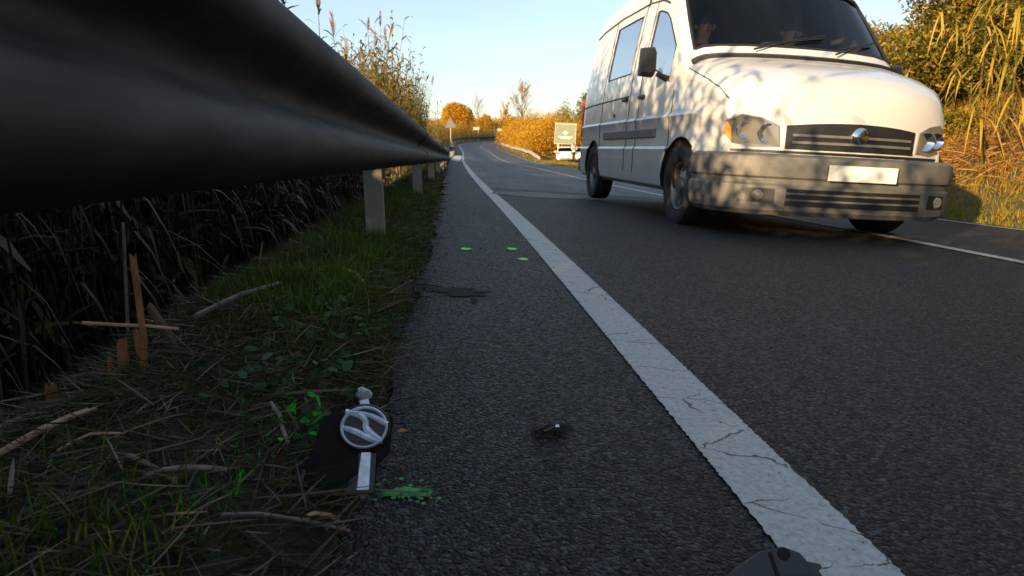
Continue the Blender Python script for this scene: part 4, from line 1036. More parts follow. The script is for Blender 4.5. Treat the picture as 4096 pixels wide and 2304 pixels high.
def plume_pack(top, Pp, size=.42, n=46, dirn=(0.1, 0, 1)):
    b = np.repeat(top, n, 0); k = len(b); z = uni(0, 1, k)
    b = b+np.outer(z*size*.75, nrm(np.array(dirn, float)))
    a = uni(0, 2*np.pi, k); d = np.stack([np.cos(a)*.28+dirn[0], np.sin(a)*.28+dirn[1], np.full(k, 1.)], 1)
    V, F, i = ribbons(b, d, size*(.5-.3*z)*uni(.6, 1.2, k), uni(.006, .014, k), uni(.0, .25, k), 2, 'leaf'); Pp.add(V, F, rng.random(k)[i])

def reed_bed(name, x, y, h, m1, m2, nleaf=14, **kw):
    Lp, Cp = Pack(), Pack(); n = len(x)
    lean = rng.normal(0, .10, (n, 2))
    cane_pack(on_ground(x, y, -.05), h, lean, nleaf, Lp, Cp, **kw)
    a = Lp.build(name, m1); tag(a, kind='stuff'); b = Cp.build('canes', m2, a); tag(b, kind='stuff')
    return a

# dense mass left of the rail: lower beside the camera, taller further on
def bed_points(n, y0, y1, d0, d1, gap=None):
    s = uni(y0, y1, n); d = d0+(d1-d0)*rng.random(n)**1.2
    if gap: m = (s < gap[0]) | (s > gap[1]); s, d = s[m], d[m]
    P = RP(s, -.15-d); return P[:, 0], P[:, 1], s, d
x, y, s, d = bed_points(2000, -18, .2, 1.4, 5.)
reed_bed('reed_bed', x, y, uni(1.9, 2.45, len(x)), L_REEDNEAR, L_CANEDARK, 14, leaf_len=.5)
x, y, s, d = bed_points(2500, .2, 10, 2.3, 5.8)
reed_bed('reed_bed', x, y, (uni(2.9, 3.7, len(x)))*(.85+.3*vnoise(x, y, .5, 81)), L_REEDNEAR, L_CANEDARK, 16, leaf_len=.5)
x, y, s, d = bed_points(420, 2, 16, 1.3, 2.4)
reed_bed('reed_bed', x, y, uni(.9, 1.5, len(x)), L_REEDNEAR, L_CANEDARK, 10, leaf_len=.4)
x, y, s, d = bed_points(1500, 15, 36, 1.3, 4.8); m = d < 1.1+.15*(s-8); x, y, s, d = x[m], y[m], s[m], d[m]
reed_bed('reed_bed', x, y, np.interp(s, [15, 18, 24, 34], [2.5, 3.2, 3.6, 3.7])*uni(.75, 1.2, len(x))*(.7+.6*vnoise(x, y, .45, 82)), L_REED, L_CANE, 13)
x, y, s, d = bed_points(900, 34, 84, 1.5, 6.5, (37, 53))
reed_bed('reed_bed', x, y, uni(1.8, 3.0, len(x))*np.interp(s, [50, 60], [1, .85]), L_REED, L_CANE, 11, leaf_len=.6, leaf_w=.06)
x, y, s, d = bed_points(1100, 84, 140, 1.6, 8.)
reed_bed('golden_reed_bed', x, y, uni(1.8, 3.4, len(x)), L_GOLD, L_CANE, 11, leaf_len=.7, leaf_w=.08, rad=.02)
# thin dry canes and hanging dead leaves in the dark hollow below the rail
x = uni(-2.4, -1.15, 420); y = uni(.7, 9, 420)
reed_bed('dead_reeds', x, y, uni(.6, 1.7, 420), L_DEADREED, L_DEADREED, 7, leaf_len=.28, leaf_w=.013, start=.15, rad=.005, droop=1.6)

# tall single reeds with plumes, standing out against the sky
def plumed_reed(x, y, h, lean, label, plume=True, nleaf=12):
    g = gz(x, y); root = empty('giant_reed', (x, y, g)); tag(root, label, 'reed', 'tall plumed reeds behind the guardrail')
    Lp, Cp, Pp = Pack(), Pack(), Pack()
    tp = cane_pack(np.array([[0, 0, -.1]]), np.array([h]), np.array([lean]), nleaf, Lp, Cp, leaf_len=.5, start=.3, rad=.014)
    Cp.build('stalk', L_CANE, root, True); f = Lp.build('foliage', L_REED, root); tag(f, kind='stuff')
    if plume:
        plume_pack(tp, Pp, .5, 60, (lean[0]*1.5, lean[1]*1.5, 1)); p = Pp.build('plume', L_PLUME, root); tag(p, kind='stuff')
def at_px(px, py, Yd):
    """point seen at photo pixel (2576 wide) at distance Yd along the road"""
    cam = sc.camera; v = cam.matrix_world.to_3x3() @ Vector((px*.39752-512, -(py*.39752-288), -660)); t = Yd/v.y
    return Vector((0, 0, CAM_H))+v*t
spots = [(868, 90, 14, .02), (880, 150, 16, .0), (925, 40, 19, .03), (945, 75, 18, .0), (955, 25, 21, .02), (968, 60, 20, -.02), (985, 120, 22, .03), (1000, 160, 23, .02), (1012, 130, 24, .03), (1030, 145, 26, .05), (1045, 190, 28, .02), (1060, 215, 29, .06), (1085, 185, 27, .12), (1072, 260, 34, .05), (1100, 250, 40, .02), (800, -40, 11, .02), (835, 20, 12, -.03), (905, 120, 17, .0), (1020, 230, 30, .0), (975, 190, 22, .0), (938, 170, 19, .02), (1052, 270, 34, .03), (995, 215, 25, -.02), (915, 190, 17, .01), (1035, 255, 31, .02)]
ORD = 'first second third fourth fifth sixth seventh eighth ninth tenth eleventh twelfth thirteenth fourteenth fifteenth sixteenth seventeenth eighteenth nineteenth twentieth twenty-first twenty-second twenty-third twenty-fourth twenty-fifth'.split()
for i, (px, py, Yd, ln) in enumerate(sorted(spots)):
    T = at_px(px, py, Yd); h = T.z-gz(T.x-ln*4, T.y)-.35
    plumed_reed(T.x-ln*h, T.y, max(1.6, h), (ln, rng.normal(0, .02)), f'pale plumed reed against the sky above the guardrail, {ORD[i]} from the left', True, 14)

# ---- shrubs and trees
def crown_cloud(n, blobs, size, bend=.3, aspect=.6):
    """leaf strips scattered through several overlapping uneven lobes"""
    w_ = np.array([b[3]*b[4]*b[5] for b in blobs]); w_ = w_/w_.sum(); pick = rng.choice(len(blobs), n, p=w_)
    B = np.array([b[:6] for b in blobs])[pick]
    u = nrm(rng.normal(size=(n, 3))); r = rng.random(n)**.42
    # clumps: pull leaves towards random twig ends
    P = B[:, :3]+u*r[:, None]*B[:, 3:6]
    K = max(6, n//55); tw = P[rng.choice(n, K)]; j = rng.integers(0, K, n); pull = uni(.35, .9, n)
    d2 = tw[j]-P; near = np.linalg.norm(d2, axis=1) < B[:, 3:6].mean(1)*.9
    P = np.where(near[:, None], P+d2*pull[:, None]*.8, P)
    D = nrm(rng.normal(size=(n, 3))+np.array([0, 0, .25]))
    return ribbons(P, D, uni(.6, 1.4, n)*size, uni(.6, 1.2, n)*size*aspect, uni(0, bend, n), 2, 'leaf')
def branchset(root_len, r0, spread=.5, levels=4, kids=3, up=.35, seed=1, shrink=.68, jit=.18):
    """recursive limbs as polylines (4 points each)"""
    q = random.Random(seed); out = []
    def grow(p, d, L, r, lv):
        pts = [p]; dd = d.copy()
        for _ in range(3):
            dd = (dd+Vector((q.gauss(0, jit), q.gauss(0, jit), q.gauss(0, jit*.6)+.06))).normalized(); pts.append(pts[-1]+dd*(L/3))
        out.append((pts, r))
        if lv == 0: return
        for k in range(kids+(q.random() < .4)):
            t = q.uniform(.45, 1.); i = min(2, int(t*3)); b = pts[i].lerp(pts[i+1], t*3-i)
            a = q.uniform(0, 2*math.pi); nd = (dd+Vector((math.cos(a)*spread, math.sin(a)*spread, up*q.uniform(.2, 1)))).normalized()
            grow(b, nd, L*shrink*q.uniform(.75, 1.1), r*.55, lv-1)
    grow(Vector((0, 0, -.2)), Vector((0, 0, 1)), root_len, r0, levels)
    P = np.array([[list(v) for v in pts] for pts, r in out]); rad = np.array([[r, r*.85, r*.68, r*.5] for pts, r in out])
    return P, rad
def tree(name, label, x, y, blobs, nleaf, size, mleaf, trunk_h, trunk_r, seed, group=None, cat='tree', aspect=.6):
    g = gz(x, y); root = empty(name, (x, y, g-.05)); tag(root, label, cat, group)
    P, rad = branchset(trunk_h, trunk_r, .7, 2, 3, .5, seed)
    V, F, i = tubes(P, rad, 6); p = Pack(); p.add(V, F, rng.random(len(P))[i]); p.build('trunk', M_BARK, root, True)
    V, F, i = crown_cloud(nleaf, blobs, size, aspect=aspect); p = Pack()
    zz = rng.random(len(V)//6); p.add(V, F, zz[i]); o = p.build('crown', mleaf, root); tag(o, kind='stuff')
    return root
def fan_tree(name, label, x, y, h, wd, seed, n1=30, nleaf=0, twig=.014):
    # airy bare crown: limbs fanning off a trunk, each with twigs and finer twigs
    q = np.random.default_rng(seed); g = gz(x, y); root = empty(name, (x, y, g-.05)); tag(root, label, 'tree')
    t4 = np.linspace(0, 1, 4); z = np.array([-.1, .3, .6, .82])*h
    T = np.stack([q.normal(0, .012*h, 4)*[0, 1, 1, 1], q.normal(0, .012*h, 4)*[0, 1, 1, 1], z], 1)[None]
    V, F, i = tubes(T, np.array([[.022, .016, .010, .005]])*h*.7, 7); p = Pack(); p.add(V, F, q.random(1)[i]); p.build('trunk', M_BARK, root, True)
    def kids(P0, D0, L0, n, el, sh):
        k = len(P0); idx = np.repeat(np.arange(k), n); t = q.uniform(.25, 1, k*n)
        B = P0[idx]+D0[idx]*(L0[idx]*t)[:, None]; a = nrm(q.normal(size=(k*n, 3)))
        return B, nrm(D0[idx]+a*el+np.array([0, 0, .28])), L0[idx]*sh*q.uniform(.6, 1.2, k*n)
    tt = q.uniform(.16, .95, n1); a = q.uniform(0, 2*np.pi, n1); zz = np.interp(tt, [0, 1], [0, .82*h])
    B1 = np.stack([np.interp(zz, z, T[0, :, 0]), np.interp(zz, z, T[0, :, 1]), zz], 1); e = np.interp(tt, [.15, 1], [.55, 2.2])+q.uniform(-.2, .3, n1)
    D1 = nrm(np.stack([np.cos(a), np.sin(a), e], 1)); L1 = np.minimum(wd*np.sqrt(1+e*e)*.72, h*.42)*q.uniform(.6, 1.05, n1)*np.interp(tt, [0, .5, 1], [.75, 1, .6])
    levels = [(B1, D1, L1, .004*h)]
    B2, D2, L2 = kids(B1, D1, L1, 6, .55, .5); levels.append((B2, D2, L2, twig*1.1)); B3, D3, L3 = kids(B2, D2, L2, 5, .6, .5); levels.append((B3, D3, L3, twig*.7))
    p = Pack()
    for B, D, L, r in levels:
        P = B[:, None]+D[:, None]*(L[:, None]*t4)[..., None]; P[:, 1:] += q.normal(0, .03, (len(B), 3, 3))*L[:, None, None]
        V, F, i = tubes(P, r*(1-.6*t4)[None]*np.ones((len(B), 1)), 3); p.add(V, F, q.random(len(B))[i])
    o = p.build('branches', L_TWIG, root); tag(o, kind='stuff')
    if nleaf:
        j = q.integers(0, len(B3), nleaf); Bq = B3[j]+D3[j]*(L3[j]*q.random(nleaf))[:, None]
        V, F, i = ribbons(Bq, nrm(q.normal(size=(nleaf, 3))), q.uniform(.10, .22, nleaf), q.uniform(.05, .11, nleaf), q.uniform(0, .3, nleaf), 2, 'leaf'); p = Pack(); p.add(V, F, q.random(nleaf)[i]); o = p.build('foliage', L_GOLD, root); tag(o, kind='stuff')
def base_at(px, Yd): 
    v = at_px(px, 384, Yd); return v.x, v.y
def height_to(px, py, Yd): T = at_px(px, py, Yd); return T.z-gz(T.x, T.y)

def far_trees():
    # the round golden tree on the outside of the bend
    Y = 128; x, y = base_at(1153, Y); h = height_to(1153, 253, Y); wdt = 40/1660*Y
    tree('golden_tree', 'round golden leaved tree beyond the start of the far bend', x, y, [(0, 0, h*.58, wdt, wdt, h*.36), (-wdt*.2, 0, h*.74, wdt*.72, wdt*.72, h*.24), (wdt*.45, -.5, h*.5, wdt*.6, wdt*.6, h*.3), (-wdt*.5, -.5, h*.42, wdt*.6, wdt*.6, h*.28)], 17000, .24, L_GOLD, h*.4, .22, 3)
    Y = 148; x, y = base_at(1218, Y); h = height_to(1218, 287, Y)
    tree('golden_tree', 'smaller ochre tree left of the gap in the far bend', x, y, [(0, 0, h*.5, 2., 2., h*.4), (.5, 0, h*.8, 1.1, 1.1, h*.22), (-1.3, -.3, h*.4, 1.5, 1.5, h*.3)], 10000, .20, L_GOLD, h*.4, .14, 4)
    Y = 160; x, y = base_at(1205, Y); fan_tree('bare_tree', 'pale bare tree between the two golden trees', x, y, height_to(1200, 240, Y), 2.4, 21, 26, 0, .012)
    Y = 156; x, y = base_at(1315, Y); fan_tree('bare_tree', 'tall pinkish bare tree above the far bend', x, y, height_to(1318, 203, Y), 4.3, 37, 44, 1500, .018)
    Y = 152; x, y = base_at(1272, Y); fan_tree('bare_tree', 'slender brown tree with last leaves beside the tall bare one', x, y, height_to(1268, 258, Y), 1.7, 55, 26, 3000, .014)
    Y = 150; x, y = base_at(1288, Y); tree('golden_tree', 'rusty shrub at the foot of the tall bare tree', x, y, [(0, 0, 1.9, 2.2, 1.6, 1.9), (1.6, .4, 1.5, 1.5, 1.3, 1.6)], 4200, .26, L_GOLD, 1.6, .10, 6, cat='shrub')
    # row of bright shrubs and reeds along the inside of the bend
    lab = ['bright yellow shrub at far end of the hedge inside the bend', 'tall yellow bush rising mid way along the inside of the bend', 'pointed yellow green tree beside the information board', 'low golden bush at the end of the inner guardrail', 'broad golden bush left of the information board', 'ochre bush behind the parked cars', 'green gold bush between the board and the van', 'loose yellow bush in front of the pointed tree']
    specs = [(1300, 100, 296, 2.6), (1335, 94, 272, 3.2), (1420, 84, 248, 2.5), (1345, 82, 296, 2.6), (1375, 77, 284, 2.8), (1436, 78, 296, 2.8), (1462, 86, 285, 3.0), (1395, 90, 270, 3.0)]
    for i, (px, Y, py, rw) in enumerate(specs):
        x, y = base_at(px, Y); h = max(2.6, height_to(px, py, Y))
        if i == 2: bl = [(0, 0, h*.35, rw, rw, h*.34), (0, 0, h*.62, rw*.62, rw*.62, h*.26), (.1, 0, h*.84, rw*.28, rw*.28, h*.18)]
        else: bl = [(0, 0, h*.45, rw, rw*.9, h*.44), (-rw*.6, -.3, h*.36, rw*.7, rw*.7, h*.36), (rw*.55, .2, h*.58, rw*.6, rw*.6, h*.38), (rw*.1, .3, h*.76, rw*.5, rw*.5, h*.26)]
        tree('yellow_bush', lab[i], x, y, bl, 11000, .17, L_GOLD if i not in (2, 6) else L_OLIVE, h*.4, .09, 60+i, cat='shrub' if i != 2 else 'tree', aspect=.4)
    n = 700; s = uni(77, 112, n); P = RP(s, 7.6+uni(0, 5, n)); reed_bed('golden_reed_bed', P[:, 0], P[:, 1], uni(1.2, 3.2, n), L_GOLD, L_CANE, 10, leaf_len=.6, leaf_w=.07)
    # dark trees seen past the van's rear edge and a wooded ridge
    Y = 90; x, y = base_at(1476, Y); h = height_to(1470, 225, Y)
    tree('dark_tree', 'dark green tree just beside the rear edge of the van', x, y, [(0, 0, h*.55, 1.9, 1.9, h*.42), (.4, 0, h*.8, 1.2, 1.2, h*.22)], 4500, .26, L_OLIVE, h*.4, .16, 71)
    for i, (px, Y, py, rw, lb) in enumerate([(1560, 95, 255, 4, 'olive tree hidden for the most part behind the van body'), (1690, 80, 262, 4, 'olive tree standing behind the middle of the van'), (1850, 64, 240, 4, 'olive tree standing behind the van bonnet')]):
        x, y = base_at(px, Y); h = height_to(px, py, Y); tree('olive_tree', lb, x, y, [(0, 0, h*.5, rw, rw, h*.42), (rw*.5, .5, h*.55, rw*.7, rw*.7, h*.36)], 3000, .34, L_OLIVE, h*.4, .16, 80+i)
far_trees()

# trees along the outside of the bend, further back
def back_row():
    lab = ['distant golden thicket low behind the far left reeds', 'distant ochre thicket behind the round golden tree', 'distant brown thicket behind the bare trees', 'distant ochre thicket behind the far end of the bend']
    for i, (px, Y, py, rw) in enumerate([(1098, 120, 318, 3.2), (1178, 165, 300, 4.5), (1255, 172, 312, 4), (1335, 168, 306, 5)]):
        x, y = base_at(px, Y); h = max(3, height_to(px, py, Y))
        tree('thicket', lab[i], x, y, [(0, 0, h*.5, rw, rw, h*.46), (-rw*.6, 0, h*.38, rw*.7, rw, h*.36), (rw*.6, 0, h*.44, rw*.7, rw, h*.42)], 3600, .36, L_GOLD, h*.4, .1, 90+i, cat='shrub', aspect=.35)
back_row()

# ---- the right-hand bank
def right_bank():
    gp, rp = Pack(), Pack()
    n = 60000; s = uni(2, 26, n); o = R_EDGE+.02+6.5*rng.random(n)**1.4
    P = RP(s, o); x, y = P[:, 0], P[:, 1]; dr = o-R_EDGE
    L = uni(.05, .16, n)*(1+1.1*np.clip(dr-.5, 0, 2))*(.5+vnoise(x, y, 1.3, 101)); b = on_ground(x, y)
    tone = np.clip(.05+.30*np.clip(dr-.3, 0, 2)+.5*(vnoise(x, y, .8, 103)-.35)+rng.normal(0, .14, n), 0, 1)
    V, F, i = ribbons(b, dirs(n, 1, .45), L, uni(.006, .014, n), uni(.1, .7, n), 3); gp.add(V, F, tone[i])
    n = 16000; s = uni(24, 62, n); o = R_EDGE+.02+9*rng.random(n); P = RP(s, o); x, y = P[:, 0], P[:, 1]
    V, F, i = ribbons(on_ground(x, y), dirs(n, 1, .45), uni(.05, .16, n), uni(.012, .025, n), uni(.1, .6, n), 2); gp.add(V, F, np.clip(rng.random(n)*.8, 0, 1)[i])
    n = 9000; s = uni(60, 110, n); o = R_EDGE+.02+9*rng.random(n); P = RP(s, o); x, y = P[:, 0], P[:, 1]
    V, F, i = ribbons(on_ground(x, y), dirs(n, 1, .45), uni(.06, .16, n), uni(.03, .06, n), uni(.1, .6, n), 2); gp.add(V, F, np.clip(rng.random(n)*.7, 0, 1)[i])
    tag(gp.build('bank_grass', L_BANK), kind='stuff')
    # dead rusty bracken lying across the middle of the bank
    n = 3000; s = rng.normal(9.6, 2.2, n); o = R_EDGE+rng.normal(2.0, .42, n); P = RP(s, o); x, y = P[:, 0], P[:, 1]; m = vnoise(x, y, 1.2, 107) > .35; x, y = x[m], y[m]; k = len(x)
    V, F, i = ribbons(on_ground(x, y, .02)+np.stack([x*0, x*0, uni(0, .18, k)], 1), flat_dirs(k, .45), uni(.12, .45, k), uni(.006, .02, k), uni(-.1, .5, k), 3, 'leaf'); rp.add(V, F, rng.random(k)[i])
    tag(rp.build('dead_bracken', L_RUST), kind='stuff')
    # long thin dry stems
    Cp, Lp = Pack(), Pack(); n = 120; s = uni(8, 26, n); o = R_EDGE+uni(2.2, 5, n); P = RP(s, o)
    cane_pack(on_ground(P[:, 0], P[:, 1]), uni(.8, 1.9, n), rng.normal(0, .15, (n, 2)), 5, Lp, Cp, leaf_len=.25, leaf_w=.014, rad=.006, dry=.4)
    a = Cp.build('dry_stems', L_CANE); tag(a, kind='stuff'); b = Lp.build('dry_leaves', L_STRAW, a); tag(b, kind='stuff')
right_bank()

def bush(label, px, py_base, py_top, Yd, rw, m, n, size, seed, name='bush', lobes=7, aspect=.6, hmin=1.2):
    T = at_px(px, py_base, Yd); x, y = T.x, T.y; h = max(hmin, height_to(px, py_top, Yd)); q = random.Random(seed)
    bl = [(0, 0, h*.45, rw*.8, rw*.8, h*.45)]
    for _ in range(lobes): bl.append((q.uniform(-.75, .75)*rw, q.uniform(-.6, .6)*rw, h*q.uniform(.25, .85), rw*q.uniform(.25, .5), rw*q.uniform(.25, .5), h*q.uniform(.12, .25)))
    return tree(name, label, x, y, bl, n, size, m, h*.4, .06, seed, cat='bush', aspect=aspect)
bush('big dark green bush on top of the bank at the right edge', 2500, 330, -120, 12.5, 2.3, L_DARKGREEN, 26000, .085, 201, lobes=10)
bush('dark bush behind the big one, filling the right edge', 2640, 330, -220, 12, 2.0, L_DARKGREEN, 15000, .09, 202)
bush('olive green bush on the bank left of the big dark bush', 2370, 300, 40, 16, 1.9, L_OLIVE, 16000, .09, 203)
bush('golden green rounded bush on the slope above the van bonnet', 2330, 330, 100, 15, 1.0, L_BANK, 9000, .07, 204)
bush('low grey green bush at the foot of the bank behind the van front', 2330, 395, 320, 11.5, .85, L_OLIVE, 8000, .045, 205, hmin=.7)
bush('brown and green scrub on the ridge at upper right', 2270, 240, 55, 24, 2.6, L_OLIVE, 11000, .12, 206)
bush('dark scrub far along the ridge above the van bonnet', 2200, 230, 85, 34, 3.2, L_DARKGREEN, 8000, .17, 207)
bush('distant grey green scrub where the ridge meets the sky', 2140, 220, 112, 44, 4.0, L_OLIVE, 7000, .2, 208)
bush('rusty scrub on the ridge behind the olive bush', 2420, 200, -10, 20, 2.2, L_OLIVE, 9000, .10, 209)
n = 420; s = uni(14, 40, n); P = RP(s, R_EDGE+uni(5, 12, n)); reed_bed('ridge_reeds', P[:, 0], P[:, 1], uni(.8, 2.0, n), L_BANK, L_CANE, 9, leaf_len=.4, leaf_w=.03, rad=.008)

# bushes added along the bank, out of view, to cut sky light on the foreground
for i, (x_, y_, h_, r_, lb) in enumerate([(8.8, 5.2, 4.2, 1.9, 'unseen golden green bush added on the bank just right of the picture'), (8.6, 1.6, 3.8, 2.0, 'unseen olive bush added on the bank beside the camera'), (8.9, -2.2, 4.6, 2.2, 'unseen broad dark bush added on the bank behind the camera'), (8.6, -6.4, 4.2, 2.2, 'unseen olive bush added further back on the bank'), (8.4, -10.8, 5., 2.4, 'last unseen tall bush added on the bank behind the camera')]):
    tree('bush', lb, x_, y_, [(0, 0, h_*.45, r_, r_, h_*.45), (-r_*.4, .4, h_*.6, r_*.6, r_*.7, h_*.3), (r_*.4, -.3, h_*.5, r_*.7, r_*.7, h_*.4)], 4500, .17, L_DARKGREEN, h_*.4, .07, 240+i, cat='bush')

# large sunlit reeds leaning out over the bank, every broad leaf its own piece
def hero_reed(px0, py0, px1, py1, Yd, nleaf, label, seed, lf=.55):
    q = random.Random(seed); a = at_px(px0, py0, Yd); b = at_px(px1, py1, Yd-.5)
    root = empty('giant_reed', tuple(a)); tag(root, label, 'reed', 'sunlit reeds leaning over the right bank')
    d = b-a; pts = [Vector((0, 0, 0))+d*t+Vector((0, 0, .16*d.length*math.sin(math.pi*t)*.6)) for t in (0, .25, .5, .75, 1)]
    # root it in the bank below
    g = gz(a.x+.15, a.y+.1); pts = [Vector((.15, .1, g-a.z-.1))]+pts
    m = MB(); m.tube(pts, [.016, .015, .014, .012, .009, .005], 6); m.build('stalk', L_CANE, root, smooth=True)
    for i in range(nleaf):
        t = .22+.78*(i+q.random()*.6)/nleaf; k = min(4, int(t*5)); c = pts[k].lerp(pts[k+1], t*5-k) if t < 1 else pts[-1]
        an = q.uniform(0, 2*math.pi); L = lf*q.uniform(.6, 1.2); wd = q.uniform(.018, .036)
        D = np.array([[math.cos(an)-.25, math.sin(an)*.8-.25, q.uniform(.0, .8)]])
        V, F, _ = ribbons(np.array([list(c)]), D, np.array([L]), np.array([wd]), np.array([q.uniform(.6, 1.5)]), 6, 'leaf', nrm(np.cross(nrm(D), np.array([[.2*q.uniform(-1, 1), .2, 1.]]))))
        mk_np('leaf', V, F, L_HERO, root, np.full(len(F), q.random()))
L_HERO = leafmat('sunlit_reed_leaf', [(.20, .19, .010), (.42, .29, .03), (.55, .36, .08)], transl=.35)
hl = [(2475, 330, 2385, 165, 9.2, 22, 'sunlit reed with hanging yellow leaves at the bank foot by the van'), (2520, 300, 2432, 120, 9.4, 22, 'sunlit reed with limp tan leaves in front of the dark bush'), (2450, 140, 2340, 25, 11.5, 20, 'reed leaning left on the skyline of the right bank'),
      (2590, 330, 2490, 90, 9.0, 22, 'tall sunlit reed crossing the dark bush at the right edge'), (2600, 160, 2520, -30, 9.4, 24, 'reed with broad yellow leaves at the top right corner'), (2560, 120, 2560, -60, 10.2, 24, 'upright yellow green reed cut by the top right corner'),
      (2420, 40, 2440, -60, 12.5, 20, 'reed tuft at the top of the frame right of the skyline'), (2540, 220, 2470, 60, 10, 21, 'reed arching over the middle of the dark bush'), (2480, 80, 2480, -50, 11, 21, 'bright reed tuft beside the top right corner')]
for i, a in enumerate(hl): hero_reed(*a, seed=300+i)
# straight dry stalks behind the bonnet
for i, (px, py0, py1, Yd, lb) in enumerate([(2178, 190, 45, 17, 'tallest thin dry stalk standing behind the van bonnet'), (2150, 195, 110, 17.5, 'short dry stalk left of the tallest one behind the bonnet'), (2196, 195, 88, 16.5, 'dry stalk right of the tallest one behind the bonnet'), (2230, 200, 105, 16, 'pale dry stalk on the slope below the ridge')]):
    a = at_px(px, py0, Yd); b = at_px(px+q_ if (q_ := (-3, 4, 5, -6)[i]) else px, py1, Yd); g = gz(a.x, a.y); root = empty('dry_stalk', (a.x, a.y, g)); tag(root, lb, 'dry stalk', 'dry stalks behind the van')
    m = MB(); m.tube([(0, 0, -.1), ((b.x-a.x)*.5, .0, (b.z-g)*.5), (b.x-a.x, 0, b.z-g)], [.012, .010, .006], 5); m.build('stem', L_CANE, root)
    Pp = Pack(); plume_pack(np.array([[b.x-a.x, 0, b.z-g-.2]]), Pp, .35, 30); o = Pp.build('seed_head', L_STRAW, root); tag(o, kind='stuff')

# grit and crumbs of earth spilled over the broken asphalt edge
def grit():
    n = 900; y = .45+7*rng.random(n)**1.7; o = L_EDGE+.02+np.abs(rng.normal(0, .05, n))-.05*rng.random(n); far_ = rng.random(n) > .86; o[far_] = uni(-.1, .42, far_.sum())
    P = RP(y, o, .003); r = uni(.0012, .0042, n)*(1+y*.10)
    tet = np.array([[1, 0, -.4], [-.5, .87, -.4], [-.5, -.87, -.4], [.1, .05, .8], [.9, .5, .2], [-.7, .1, .5]])
    V = P[:, None]+(tet[None]*(1+rng.normal(0, .25, (n, 6, 3))))*r[:, None, None]
    f = np.array([[0, 1, 4, 4], [0, 4, 3, 2], [1, 5, 3, 4], [1, 2, 5, 5], [2, 3, 5, 5], [0, 2, 1, 1]])
    me = bpy.data.meshes.new('grit'); fs = (np.arange(n)[:, None, None]*6+f[None]).reshape(-1, 4)
    me.from_pydata(V.reshape(-1, 3).tolist(), [], [tuple(dict.fromkeys(q)) for q in fs.tolist()])
    tag(link('grit', me, M_GRIT), kind='stuff')
M_GRIT = mat('grit_stone', (.03, .028, .027), .85, (.10, .09, .08), 150)
grit()

